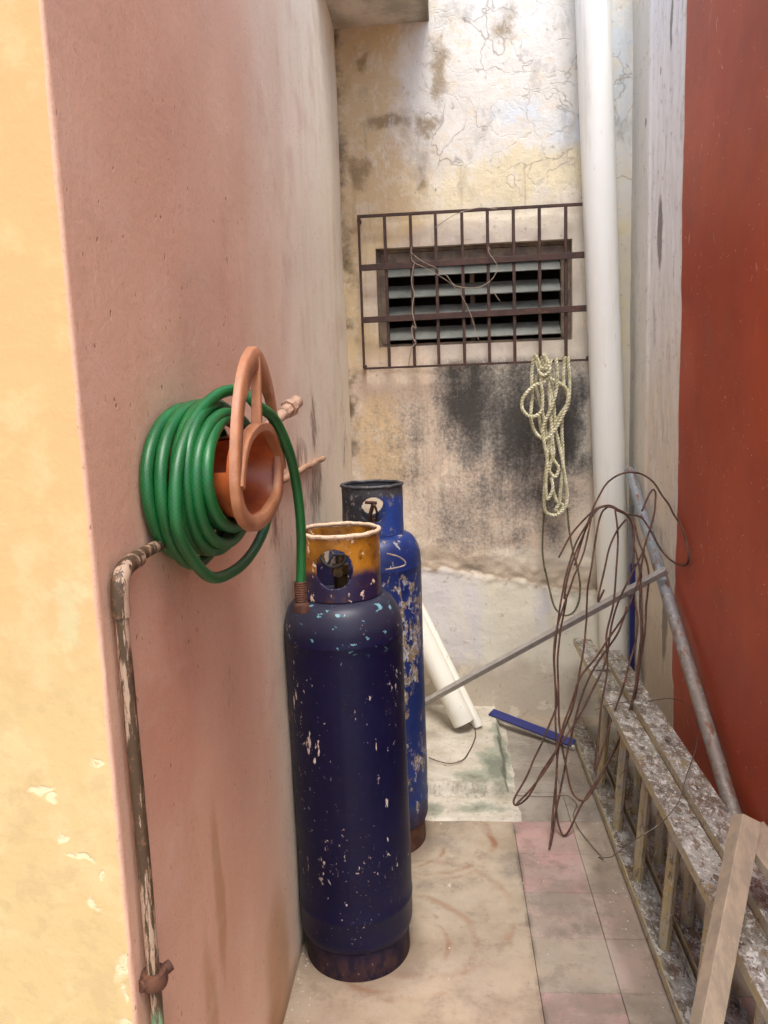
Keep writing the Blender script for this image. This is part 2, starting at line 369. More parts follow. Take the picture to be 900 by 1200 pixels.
    # black mould under the window
    wm = M.warp(9, .10, M.warp(3, .10))
    mo = None
    for (cx, cz, rx, rz, s) in [(.12, 1.45, .2, .36, 1.15), (.05, 1.6, .1, .1, .9), (.3, 1.33, .26, .5, 1.1), (.5, 1.3, .13, .38, 1.1), (.42, 1.03, .22, .16, .8), (.18, 1.05, .2, .22, .6), (.1, .95, .22, .2, .4), (.56, 1.42, .05, .2, .9), (.6, 1.15, .07, .1, .6), (-.15, 1.3, .2, .2, .28), (.3, .85, .1, .08, .35), (.47, .87, .08, .1, .5)]:
        q = M.mul(M.blob((cx, 3.53, cz), (rx, BIG, rz), wm), s)
        mo = q if mo is None else M.mx(mo, q)
    gate = M.mul(M.step(Z, 1.66, 1.61), M.step(mo, -.45, .1))
    fine = M.add(M.mul(M.sub(M.noise(70, 6, .8), .5), 1.7), M.mul(M.sub(M.noise(5, 7, .72, off=(1, 1, 1)), .5), 1.1))
    vst = M.mul(M.sub(M.noise(1, 4, .6, v=M.vec((22, 1, 3))), .5), .9)
    mq = M.add(M.add(mo, fine), vst)
    col = M.mix(M.mul(M.mul(M.step(mq, -.35, .6), gate), .72), col, '#7f7b76')
    col = M.mix(M.mul(M.mul(M.step(mq, .05, 1.0), gate), .92), col, '#3a3836')
    # specks of mould elsewhere
    sp = M.mul(M.step(M.noise(38, 5, .75, off=(2, 2, 2)), .60, .68), M.step(M.noise(3, 3), .42, .6))
    col = M.mix(M.mul(sp, .55), col, '#6f6250')
    # damp skirt : smooth lower render, lilac and cream
    edge = M.add(Z, M.add(M.mul(X, .17), M.mul(M.sub(M.noise(7, 5, .6), .5), .12)))
    low = M.step(edge, .705, .685)
    lc = M.mix(M.step(M.add(X, M.mul(M.sub(n2, .5), .5)), -.1, .25), '#d2cdc8', '#d6cfbc')
    lc = M.mix(blobs([(.12, .45, .06, .3, 1.0), (-.05, .6, .1, .12, 1.0), (.02, .3, .1, .2, .8), (.42, .5, .05, .2, .8)], amp=1.8, a=0, b=.8), lc, '#cdc8c6')
    lc = M.mix(blobs([(.2, .1, .8, .22, 1.1)], amp=.8, a=0, b=.6), lc, '#b8ac9a')
    lc = M.mix(M.mul(M.step(n2, .56, .66), .5), lc, '#e0d8c2')
    lc = M.mix(M.mul(M.step(M.noise(30, 5, .7), .60, .68), .5), lc, '#8b7d68')
    col = M.mix(low, col, lc)
    rim = M.mul(M.step(edge, .66, .70), M.step(edge, .86, .74))
    col = M.mix(M.mul(rim, .6), col, '#a8927a')
    col = M.mix(M.mul(M.mul(M.step(edge, .69, .70), M.step(edge, .725, .705)), .55), col, '#6a5846')
    
    hgt = M.add(M.add(M.mul(n2, .8), M.mul(n3, .5)), M.add(M.mul(n4, .16), M.mul(M.step(cr, .0, .03), M.mul(lil, .18))))
    hgt = M.add(hgt, M.mul(M.mul(rim, M.noise(24, 5, .7)), 1.2))
    return M.out(col, .92, normal=M.bump(hgt, .75, .006), spec=.2)

def mat_left_wall():
    M = Mat('pink_limewash')
    n1 = M.noise(1.4, 4, .5); n2 = M.noise(6, 5, .6); n3 = M.noise(70, 4, .6)
    X, Y, Z = M.xyz()
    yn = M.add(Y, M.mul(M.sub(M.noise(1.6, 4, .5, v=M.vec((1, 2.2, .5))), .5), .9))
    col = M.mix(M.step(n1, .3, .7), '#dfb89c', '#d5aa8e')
    col = M.mix(M.step(yn, 1.25, 2.7), col, '#efe5cf')  # cream far end: older paint and brighter light put into one colour
    stk = M.noise(1, 5, .6, v=M.vec((1, 11, .9)))
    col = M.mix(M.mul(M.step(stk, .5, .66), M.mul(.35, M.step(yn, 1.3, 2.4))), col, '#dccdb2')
    col = M.mix(M.mul(M.step(n2, .5, .7), .28), col, '#c49c82')
    # soft shadow of the coil on the wall below, painted reddish brown
    wv = M.warp(5, .15)
    bl = M.step(M.add(M.blob((-.43, 1.12, 1.02), (BIG, .22, .26), wv), M.mul(M.sub(n2, .5), .5)), -.05, .8)
    col = M.mix(M.mul(bl, .45), col, '#b0705a')
    # ochre runs low down
    for (cy, cz, ry, rz, k) in [(1.27, .62, .035, .22, .5), (1.19, .42, .04, .25, .45), (1.66, .12, .16, .3, .55), (1.5, .05, .2, .12, .5)]:
        b_ = M.step(M.blob((-.43, cy, cz), (BIG, ry, rz), M.warp(7, .05)), .0, .55)
        col = M.mix(M.mul(b_, k), col, '#a87f50')
    # mould by the far pipe
    wf = M.warp(10, .1)
    mo = None
    for (cy, cz, ry, rz, s) in [(2.2, 1.33, .25, .08, 1.0), (2.55, 1.42, .12, .14, 1.0), (2.5, 1.2, .3, .16, .9), (3.3, 1.3, .15, .3, .5), (1.9, 1.18, .12, .1, .8), (2.1, .95, .3, .3, .45), (1.45, .93, .06, .1, .4), (3.2, 2.0, .1, .5, .2)]:
        q = M.mul(M.blob((-.43, cy, cz), (BIG, ry, rz), wf), s); mo = q if mo is None else M.mx(mo, q)
    mq = M.add(mo, M.mul(M.sub(M.noise(1, 6, .75, v=M.vec((1, 34, 12))), .5), 2.6))
    col = M.mix(M.mul(M.step(mq, .25, .9), .7), col, '#6a4c3c')
    # pits and freckles
    pit = M.mul(M.step(M.voro(40, v=M.warp(30, .03, M.vec((1, 1, .6)))), .12, .05), M.step(M.noise(4, 3, off=(5, 5, 5)), .40, .56))
    col = M.mix(M.mul(pit, .5), col, '#7d5443')
    frk = M.step(M.noise(120, 4, .7, v=M.vec((1, 1, .6))), .62, .72)
    col = M.mix(M.mul(frk, .5), col, '#8d6650')
    tw = M.noise(1, 5, .65, v=M.vec((1, 5, 14), (0, 1, 1), M.warp(2, .25)))
    col = M.mix(M.mul(M.step(tw, .5, .7), .18), col, '#dcc4b0')
    col = M.mix(M.mul(M.step(M.noise(240, 4, .7), .5, .7), .3), col, '#9c7a66')
    # grime at floor level, with contact shade painted into it
    col = M.mix(M.mul(M.step(M.add(Z, M.mul(M.sub(n2, .5), .12)), .07, .0), .6), col, '#7a6048')
    hgt = M.add(M.add(M.mul(n2, .6), M.mul(n3, .25)), M.add(M.add(M.mul(M.noise(1, 4, .6, v=M.vec((1, 18, 4))), .5), M.mul(tw, .35)), M.mul(pit, -.9)))
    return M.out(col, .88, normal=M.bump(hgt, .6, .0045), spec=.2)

def mat_yellow():
    M = Mat('yellow_limewash')
    n1 = M.noise(3, 5, .6); n2 = M.noise(16, 5, .6); n3 = M.noise(90, 4, .6)
    X, Y, Z = M.xyz()
    col = M.mix(M.step(n1, .35, .65), '#cda571', '#c8a270')
    zz = M.add(Z, M.mul(M.sub(n1, .5), .5))
    col = M.mix(M.step(zz, 1.55, 1.0), col, '#c6ab78')
    col = M.mix(M.mul(M.step(n2, .48, .66), .45), col, '#d6ba88')
    col = M.mix(M.mul(M.mul(M.step(M.noise(26, 5, .6, off=(4, 0, 1)), .5, .62), M.step(zz, 1.5, 1.0)), .4), col, '#b39c6e')
    # flaked spots
    fv = M.warp(28, .045, M.warp(9, .05))
    acc = None
    for (cx, cz, rx, rz) in [(-.53, 1.02, .018, .012), (-.515, 1.008, .014, .01), (-.5, .955, .006, .016), (-.485, .925, .02, .006), (-.445, .77, .013, .03), (-.44, .73, .006, .02), (-.45, .69, .01, .014), (-.47, .66, .012, .014), (-.46, .9, .008, .01), (-.455, 1.06, .01, .008), (-.47, .86, .008, .02)]:
        q = M.blob((cx, .904, cz), (rx, BIG, rz), fv); acc = q if acc is None else M.mx(acc, q)
    fl = M.mul(M.step(acc, .12, .6), M.step(M.noise(60, 5, .7), .35, .5))
    col = M.mix(M.mul(fl, .9), col, '#dccaa2')
    gr = M.step(M.add(M.blob((-.47, .904, 1.25), (.07, BIG, .1), fv), M.mul(M.sub(n2, .5), 1.6)), .55, .85)
    col = M.mix(M.mul(gr, .3), col, '#b8c49a')
    hgt = M.add(M.add(M.mul(n2, .7), M.mul(n3, .25)), M.mul(fl, -.25))
    return M.out(col, .85, normal=M.bump(hgt, .6, .004), spec=.25)

def mat_right_wall():
    M = Mat('red_and_bare_plaster')
    n1 = M.noise(1.8, 4, .6); n2 = M.noise(9, 6, .6); n3 = M.noise(60, 4, .6)
    X, Y, Z = M.xyz()
    # where the red coat ends
    e = M.add(Y, M.mul(M.sub(M.noise(5, 5, .6), .5), .035))
    e = M.add(e, M.mul(M.step(Z, 1.3, .5), -.03))
    e = M.add(e, M.mul(M.step(M.add(Z, M.mul(M.sub(M.noise(8, 4, .6), .5), .1)), .44, .36), .03))
    bare = M.step(e, 2.806, 2.812)
    red = M.mix(M.step(n1, .35, .65), '#b04624', '#a03c1e')
    red = M.mix(M.mul(M.step(M.noise(1, 4, .6, v=M.vec((1, 4, 1.3))), .5, .7), .4), red, '#b34c28')
    red = M.mix(M.mul(M.step(n2, .45, .7), .3), red, '#8a3320')
    red = M.mix(M.mul(M.step(M.noise(1, 6, .7, v=M.vec((1, 12, 4))), .62, .74), .3), red, '#a5705f')
    sc = M.step(M.noise(1, 5, .68, v=M.vec((1, 52, 16), (0, 3, 2), M.warp(4, .4))), .635, .69)
    sc = M.mul(sc, M.step(M.noise(2.4, 3, .5, off=(1, 4, 4)), .44, .58))
    hz = M.mul(M.step(M.noise(1, 6, .7, v=M.vec((1, 9, 5), (2, 2, 2), M.warp(4, .2))), .55, .72), .35)
    red = M.mix(hz, red, '#8a5a4a')
    red = M.mix(M.mul(sc, .85), red, '#dcc0ae')
    dots = M.mul(M.step(M.voro(42, v=M.warp(30, .02)), .10, .05), M.step(M.noise(5, 2, off=(2, 2, 9)), .46, .56))
    red = M.mix(M.mul(dots, .8), red, '#e2cdb8')
    # bare plaster, lilac above and warm sand below
    zz = M.add(Z, M.mul(M.sub(n1, .5), .7))
    pl = M.mix(M.step(zz, 1.2, 2.1), '#e4d6c2', '#f0eeec')
    pl = M.mix(M.mul(M.step(M.noise(1, 5, .65, v=M.vec((1, 40, 3))), .5, .62), .6), pl, '#e0dcd8')
    pl = M.mix(M.mul(M.step(M.noise(1, 5, .65, v=M.vec((1, 22, 5), (0, 2, 1))), .56, .66), .5), pl, '#bab4b2')
    pl = M.mix(M.mul(M.step(e, 2.835, 2.815), .6), pl, '#e4d3c4')
    sm1 = M.step(Y, 3.24, 3.28)
    pl = M.mix(M.mul(sm1, .7), pl, '#d8d3c6')
    pl = M.mix(M.mul(M.step(zz, .75, .3), .55), pl, '#b09a74')
    wv = M.warp(16, .05)
    gs = None
    for (cy, cz, ry, rz) in [(2.98, 2.72, .02, .1), (3.1, 2.05, .045, .16), (3.12, 2.62, .012, .02), (3.3, 2.5, .012, .02), (2.95, .62, .05, .2)]:
        q = M.blob((.8, cy, cz), (BIG, ry, rz), wv); gs = q if gs is None else M.mx(gs, q)
    g = M.step(gs, .05, .35)
    pl = M.mix(M.mul(g, .8), pl, '#7b7166')
    pl = M.mix(M.mul(M.step(M.noise(26, 6, .75), .56, .68), .5), pl, '#9a8a78')
    col = M.mix(bare, red, pl)
    lips = M.mul(M.step(e, 2.798, 2.806), M.step(e, 2.822, 2.812))
    col = M.mix(M.mul(lips, .5), col, '#e8d8c8')
    rough = M.mix(bare, (.5, .5, .5, 1), (.92, .92, .92, 1))
    rg = M.n('ShaderNodeSeparateColor'); M.put(rg.inputs[0], rough)
    hgt = M.add(M.add(M.mul(n2, .5), M.mul(M.mul(n3, bare), .5)), M.add(M.mul(bare, -.7), M.mul(M.mul(M.noise(1, 6, .75, v=M.vec((1, 30, 8))), bare), 2.6)))
    hgt = M.add(hgt, M.mul(g, -.8))
    return M.out(col, rg.outputs[0], normal=M.bump(hgt, .65, .005), spec=.35)

def floor_stains(M, col, tile=False):
    n2 = M.noise(5, 6, .65); n3 = M.noise(40, 5, .65)
    col = M.mix(M.mul(M.step(n2, .42, .62), .5), col, '#7d7364' if tile else '#a09484')
    col = M.mix(M.mul(M.step(M.noise(11, 6, .7, off=(3, 3, 0)), .52, .66), .45), col, '#6a5f52')
    # rust rings left by cylinders
    v = M.warp(5, .06)
    for (cx, cy, r0, k) in [(-.08, 2.45, .2, .6), (-.1, 2.1, .26, .35), (-.1, 2.5, .22, .4), (-.16, 1.97, .21, .45), (-.2, 1.95, .17, .6), (-.2, 2.48, .17, .6)]:
        b_ = M.blob((cx, cy, 0), (r0, r0, BIG), v)
        ring = M.mul(M.step(b_, -.07, .0), M.step(b_, .09, .01))
        ring = M.mul(ring, M.step(M.noise(7, 5, .65, off=(cx * 9, cy, 0)), .4, .62))
        col = M.mix(M.mul(ring, k), col, '#7c4e30')
    # darker brown under the cylinders and along the ladder
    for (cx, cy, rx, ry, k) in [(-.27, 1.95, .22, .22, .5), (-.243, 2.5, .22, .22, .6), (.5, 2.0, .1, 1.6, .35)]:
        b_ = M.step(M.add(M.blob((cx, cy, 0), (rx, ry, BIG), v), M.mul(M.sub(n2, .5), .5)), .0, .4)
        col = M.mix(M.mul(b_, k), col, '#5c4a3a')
    X, Y, Z = M.xyz()
    col = M.mix(M.mul(M.step(M.noise(3.2, 6, .7, off=(7, 1, 0)), .48, .62), .5), col, '#665d53')
    ck = M.mul(M.step(M.math('ABSOLUTE', M.sub(M.add(X, M.mul(M.sub(n3, .5), .012)), .2)), .014, .002), M.mul(.55, M.step(n2, .4, .6)))
    col = M.mix(ck, col, '#4a4038')
    spk = M.step(M.noise(90, 5, .75), .60, .68)
    col = M.mix(M.mul(spk, .6), col, '#5d5044')
    ws = M.mul(M.step(M.noise(1, 5, .7, v=M.vec((30, 14, 1), src=M.warp(6, .2))), .68, .73), .5)
    col = M.mix(ws, col, '#ddd2c2')
    hgt = M.add(M.mul(n2, .5), M.add(M.mul(n3, .35), M.mul(M.noise(150, 3, .6), .15)))
    return col, hgt

def mat_cement():
    M = Mat('old_cement_floor')
    col = M.mix(M.step(M.noise(2.4, 6, .7), .35, .65), '#a89a84', '#8c7d69')
    X, Y, Z = M.xyz()
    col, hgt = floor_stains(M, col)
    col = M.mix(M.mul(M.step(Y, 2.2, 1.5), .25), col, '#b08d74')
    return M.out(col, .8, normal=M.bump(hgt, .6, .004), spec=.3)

def mat_tile():
    M = Mat('worn_cement_tile')
    oi = M.n('ShaderNodeObjectInfo')
    col = M.mix(M.mul(M.step(M.noise(9, 5, .65), .4, .62), .45), oi.outputs['Color'], '#9a9084')
    col, hgt = floor_stains(M, col, True)
    return M.out(col, .62, normal=M.bump(hgt, .4, .003), spec=.4)

def mat_step():
    M = Mat('mossy_concrete')
    n2 = M.noise(7, 6, .65); n3 = M.noise(50, 5, .65)
    X, Y, Z = M.xyz()
    col = M.mix(M.step(n2, .35, .65), '#c2bbac', '#aaa190')
    wv = M.warp(8, .1)
    mo = None
    for (cx, cy, rx, ry, s) in [(.19, 3.1, .05, .35, 1.2), (.16, 2.92, .09, .2, 1.5), (.08, 2.83, .12, .1, 1.0), (.1, 2.68, .14, .05, .9), (-.08, 2.66, .08, .06, .9)]:
        q = M.mul(M.blob((cx, cy, 0), (rx, ry, BIG), wv), s); mo = q if mo is None else M.mx(mo, q)
    mq = M.add(mo, M.mul(M.sub(M.noise(22, 6, .7), .5), 1.2))
    col = M.mix(M.mul(M.step(mq, .1, .6), .75), col, '#828876')
    col = M.mix(M.mul(M.step(mq, .6, 1.0), .6), col, '#565c50')
    col = M.mix(M.mul(M.step(n3, .58, .66), .5), col, '#80735e')
    e = M.mul(M.step(M.add(Y, M.mul(M.sub(n2, .5), .05)), 2.72, 2.75), M.step(Y, 2.85, 2.79))
    col = M.mix(M.mul(e, M.mul(.5, M.step(M.noise(25, 6, .75), .4, .65))), col, '#6b5f4c')
    col = M.mix(M.mul(M.step(M.noise(90, 4, .7), .66, .72), .6), col, '#4e463a')
    hgt = M.add(M.mul(n2, .7), M.mul(n3, .5))
    return M.out(col, .9, normal=M.bump(hgt, .8, .006), spec=.2)

def mat_ceiling():
    M = Mat('eave_concrete')
    n2 = M.noise(5, 6, .65); n3 = M.noise(40, 5, .65)
    col = M.mix(M.step(n2, .35, .62), '#d8d0c0', '#aaa292')
    X, Y, Z = M.xyz()
    col = M.mix(M.mul(M.step(X, -.1, -.03), .8), col, '#5d5243')
    return M.out(col, .9, normal=M.bump(M.add(n2, M.mul(n3, .5)), .6, .006))

def mat_cyl(name, base, base2, chip, chip2, amount, rustlow, heavy):
    M = Mat(name, 'object')
    X, Y, Z = M.xyz()
    n1 = M.noise(5, 5, .6); n2 = M.noise(20, 6, .7, scale=(1.5, 1.5, .9)); n3 = M.noise(75, 5, .7)
    col = M.mix(M.step(n1, .35, .65), base, base2)
    zone = M.noise(2.6, 3, .5, v=M.vec((2.6, 2.6, 1.2), (1.3, 4, 2)))
    if heavy:
        m = M.step(M.add(M.add(n2, M.mul(zone, .5)), M.mul(M.step(Z, .2, 1.0), .05)), amount, amount + .03)
        sc = M.step(M.noise(1, 6, .8, v=M.vec((40, 40, 16), (7, 3, 2))), .57, .60)
        m = M.mx(m, M.mul(sc, M.step(zone, .42, .55)))
    else:
        fine = M.noise(1, 5, .72, v=M.vec((85, 85, 50), (3, 1, 7)))
        fine2 = M.noise(1, 4, .6, v=M.vec((34, 34, 10), (1, 8, 2)))
        m = M.step(M.add(fine, M.mul(M.sub(zone, .5), .35)), amount, amount + .02)
        m2 = M.step(M.add(fine2, M.mul(M.sub(zone, .5), .3)), amount + .02, amount + .04)
        m = M.mx(m, m2)
        low = M.mul(M.step(M.add(fine, M.mul(fine2, .3)), .79, .82), M.mul(M.step(Z, .42, .2), M.step(zone, .40, .54)))
        m = M.mx(m, low)
    cc = M.mix(M.step(n3, .45, .6), chip, chip2)
    # rust film close to the foot and top
    rz = M.add(Z, M.mul(M.sub(n2, .5), .12))
    rst = M.step(rz, rustlow, rustlow - .06)
    col = M.mix(M.mul(M.step(n3, .5, .7), .25), col, '#2a2430')
    col = M.mix(m, col, cc)
    col = M.mix(M.mul(rst, .7), col, M.mix(M.step(n2, .4, .6), '#1c1420', '#4a2e22'))
    if not heavy:
        # greyer shoulder with turquoise flecks
        sh = M.mul(M.step(Z, .89, .97), .45)
        col = M.mix(sh, col, '#3e3e46')
        tq = M.mul(M.step(M.noise(1, 4, .6, v=M.vec((44, 44, 70), (2, 0, 1))), .63, .66), M.step(Z, .86, .92))
        col = M.mix(M.mul(tq, .85), col, '#6fa0aa')
    hgt = M.add(M.mul(m, -.5), M.add(M.mul(n3, .12), M.mul(n1, .1)))
    rr = M.add(M.mul(m, .3), M.add(.33, M.add(M.mul(rst, .3), M.mul(n2, .18))))
    return M.out(col, rr, normal=M.bump(hgt, .5, .0025), spec=.5 if heavy else .28)

def mat_collar_orange():
    M = Mat('orange_over_navy_paint', 'object')
    X, Y, Z = M.xyz()
    n2 = M.noise(16, 6, .65); n3 = M.noise(60, 5, .7)
    col = M.mix(M.step(n2, .4, .6), '#a8701c', '#7e5218')
    z = M.add(Z, M.mul(M.sub(n2, .5), .05))
    col = M.mix(M.step(z, 1.085, 1.055), col, '#221d3d')
    ru = M.step(M.noise(34, 7, .8, off=(4, 4, 4)), .54, .62)
    col = M.mix(M.mul(ru, .85), col, '#4a2c16')
    ch = M.step(M.noise(1, 5, .65, v=M.vec((40, 40, 30), (2, 2, 5))), .62, .64)
    col = M.mix(ch, col, '#e2c3a8')
    col = M.mix(M.step(M.add(Z, M.mul(M.sub(n3, .5), .018)), 1.155, 1.16), col, '#dcc4a4')
    rr = M.add(M.mul(ch, .3), .42)
    return M.out(col, rr, normal=M.bump(M.add(M.mul(n3, .3), ch), .5, .002))

def mat_collar_blue():
    M = Mat('scuffed_blue_black_paint', 'object')
    X, Y, Z = M.xyz()
    n2 = M.noise(14, 6, .65); n3 = M.noise(46, 6, .75)
    col = M.mix(M.step(M.add(X, M.mul(M.sub(n2, .5), .1)), .0, .06), '#26262c', '#1f3f86')
    col = M.mix(M.step(M.add(Z, M.mul(M.sub(n2, .5), .05)), 1.175, 1.195), col, '#3c3d40')
    ch = M.mul(M.step(n3, .57, .63), M.step(M.noise(5, 3), .4, .55))
    col = M.mix(M.mul(ch, .9), col, M.mix(n2, '#7c6a52', '#8b9090'))
    return M.out(col, .5, normal=M.bump(n3, .5, .002))

def mat_simple(name, c1, c2, s=12, rough=.6, metal=0., bump=.3, d=.002, c3=None, space='object', t3=.6, spec=None, scale=None):
    M = Mat(name, space)
    n1 = M.noise(s, 5, .65, scale=scale); n2 = M.noise(s * 4.3, 5, .7, off=(3, 1, 2))
    col = M.mix(M.step(n1, .38, .62), c1, c2)
    if c3: col = M.mix(M.step(n2, t3, t3 + .05), col, c3)
    return M.out(col, M.add(M.mul(n2, .2), rough - .1), metal, normal=M.bump(M.add(n1, M.mul(n2, .6)), bump, d), spec=spec)

def mat_ladder():
    M = Mat('paint_spattered_aluminium')
    col = M.mix(M.step(M.noise(9, 6, .7), .38, .6), '#a8a49a', '#7a7264')
    def layer(c, s, t, off, k=.9, sc=(1, .5, 1)):
        nonlocal col
        m = M.step(M.noise(s * 1.5, 7, .8, v=M.vec(sc, off, M.warp(22, .035))), t, t + .035)
        col = M.mix(M.mul(m, k), col, c); return m
    layer('#6a4f3c', 20, .52, (1, 2, 3), .8)
    layer('#3e3530', 26, .55, (5, 2, 3), .75)
    layer('#95805a', 12, .57, (9, 4, 1), .8)
    a = layer('#d2cfc6', 30, .53, (2, 7, 7), .85)
    layer('#83a3a8', 12, .67, (4, 1, 8), .7)
    layer('#9c5f45', 30, .66, (4, 8, 0), .7)
    b = layer('#f0eeea', 50, .57, (0, 3, 9), .95)
    layer('#3a2f2a', 90, .65, (7, 7, 1), .7)
    n3 = M.noise(120, 4, .7)
    hgt = M.add(M.add(M.mul(a, .4), M.mul(b, .6)), M.mul(n3, .3))
    return M.out(col, M.add(.42, M.mul(a, .2)), .25, normal=M.bump(hgt, .8, .002), spec=.5)

def mat_ladder_warm():
    M = Mat('paint_spattered_ladder_rung')
    col = M.mix(M.step(M.noise(14, 6, .7), .38, .6), '#a39a8a', '#a8966e')
    for c, s, t, off, k in [('#b59b63', 24, .55, (1, 2, 3), .85), ('#5a4a3a', 34, .56, (5, 2, 3), .7), ('#c9c2b4', 40, .58, (2, 7, 7), .8), ('#7f9786', 14, .66, (4, 1, 8), .6), ('#efe9da', 46, .66, (1, 3, 9), .95)]:
        m = M.step(M.noise(s * 1.6, 7, .8, v=M.vec((1, 1, .5), off)), t, t + .035)
        col = M.mix(M.mul(m, k), col, c)
    return M.out(col, .5, .2, normal=M.bump(M.noise(70, 5, .7), .7, .002))

def mat_hose():
    M = Mat('green_braided_hose')
    uv = M.n('ShaderNodeUVMap').outputs[0]
    a = M.n('ShaderNodeTexWave'); M.put(a.inputs['Vector'], M.vec((1, 1, 1), src=uv)); a.bands_direction = 'DIAGONAL'; a.inputs['Scale'].default_value = 1
    n1 = M.noise(10, 4, .6)
    s = M.xyz(uv)
    w1 = M.math('SINE', M.add(M.mul(s[0], 2 * PI * 8), M.mul(s[1], 900)))
    w2 = M.math('SINE', M.sub(M.mul(s[0], 2 * PI * 8), M.mul(s[1], 900)))
    br = M.mx(M.step(w1, .75, 1.), M.step(w2, .75, 1.))
    col = M.mix(M.step(n1, .35, .65), '#07501f', '#0a5e27')
    col = M.mix(M.mul(br, .28), col, '#2a8a58')
    col = M.mix(M.mul(M.step(M.noise(30, 6, .75), .54, .7), .45), col, '#2b4030')
    M.b.inputs['Coat Weight'].default_value = .12
    M.b.inputs['Coat Roughness'].default_value = .3
    return M.out(col, .44, normal=M.bump(M.add(M.mul(br, .3), M.noise(80, 3)), .3, .001))

def mat_terracotta():
    M = Mat('sun_faded_orange_plastic')
    n1 = M.noise(14, 5, .65); n2 = M.noise(60, 5, .7)
    col = M.mix(M.step(n1, .38, .62), '#a8704c', '#96623f')
    col = M.mix(M.mul(M.step(n2, .5, .66), .4), col, '#ab7c62')
    col = M.mix(M.mul(M.step(M.noise(34, 5, .7, off=(2, 2, 2)), .6, .7), .5), col, '#6e4330')
    return M.out(col, .5, normal=M.bump(M.add(n1, M.mul(n2, .5)), .35, .002))

def mat_drum():
    M = Mat('orange_plastic_drum')
    n1 = M.noise(20, 5, .65)
    col = M.mix(M.step(n1, .38, .66), '#b05a2c', '#96492a')
    return M.out(col, .38, normal=M.bump(n1, .3, .002))

def mat_wire():
    M = Mat('rusty_iron_wire')
    n1 = M.noise(18, 5, .65)
    col = M.mix(M.step(n1, .38, .62), '#5c3b2c', '#402a22')
    col = M.mix(M.mul(M.step(M.noise(50, 4, .7), .56, .66), .5), col, '#85553a')
    return M.out(col, .75, .1)

def mat_pipe_lean():
    M = Mat('galvanised_pipe_with_rust')
    X, Y, Z = M.xyz()
    n1 = M.noise(12, 5, .65); n2 = M.noise(50, 5, .7)
    col = M.mix(M.step(M.add(Z, M.mul(M.sub(n1, .5), .3)), .55, .95), '#80756a', '#868d92')
    col = M.mix(M.mul(M.step(n2, .5, .62), .35), col, '#b3b0a8')
    rs = M.step(M.add(M.mul(M.noise(1, 5, .65, v=M.vec((60, 22, 9))), 1.0), 0), .52, .64)
    col = M.mix(M.mul(rs, .85), col, '#774a2d')
    return M.out(col, .55, .25, normal=M.bump(n2, .4, .001))

def mat_wall_pipe():
    M = Mat('peeling_painted_pipe')
    n1 = M.noise(1, 6, .7, v=M.vec((60, 60, 7))); n2 = M.noise(90, 5, .7)
    X, Y, Z = M.xyz()
    col = M.mix(M.step(n1, .50, .54), '#45331f', '#a18770')
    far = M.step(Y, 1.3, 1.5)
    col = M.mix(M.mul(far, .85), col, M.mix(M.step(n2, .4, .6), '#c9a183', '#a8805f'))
    col = M.mix(M.mul(M.step(n2, .54, .62), .5), col, '#7d5a42')
    gr = M.mul(M.step(Z, .69, .66), M.step(n1, .4, .5))
    col = M.mix(gr, col, '#6f8f6a')
    return M.out(col, .6, normal=M.bump(M.add(n1, M.mul(n2, .4)), .6, .002))

def mat_white_pvc():
    M = Mat('white_pvc_downpipe')
    n1 = M.noise(1, 5, .6, v=M.vec((5, 5, .8))); n2 = M.noise(30, 5, .7)
    X, Y, Z = M.xyz()
    col = M.mix(M.step(n1, .35, .65), '#eaebe6', '#e4e3da')
    col = M.mix(M.step(M.add(Z, M.mul(M.sub(n1, .5), .6)), 1.6, .6), col, '#dcd8ca')
    col = M.mix(M.mul(M.step(M.noise(1, 5, .7, v=M.vec((40, 40, 9))), .64, .70), .45), col, '#8f8672')
    col = M.mix(M.mul(M.step(M.noise(1, 5, .7, v=M.vec((18, 18, 1.2))), .55, .7), .25), col, '#a79c82')
    return M.out(col, .45, normal=M.bump(n2, .15, .001), spec=.4)

def mat_rope():
    M = Mat('old_nylon_rope')
    n1 = M.noise(30, 4, .6)
    col = M.mix(M.step(n1, .36, .6), '#e2ddc0', '#c0ba94')
    col = M.mix(M.mul(M.step(M.noise(130, 3, .7), .52, .64), .55), col, '#6c6a44')
    return M.out(col, .9)

def mat_metal_grille():
    return mat_simple('rusty_brown_iron', '#4a332b', '#3a2924', 20, .65, .2, .5, .001, '#6b4230', 'world')

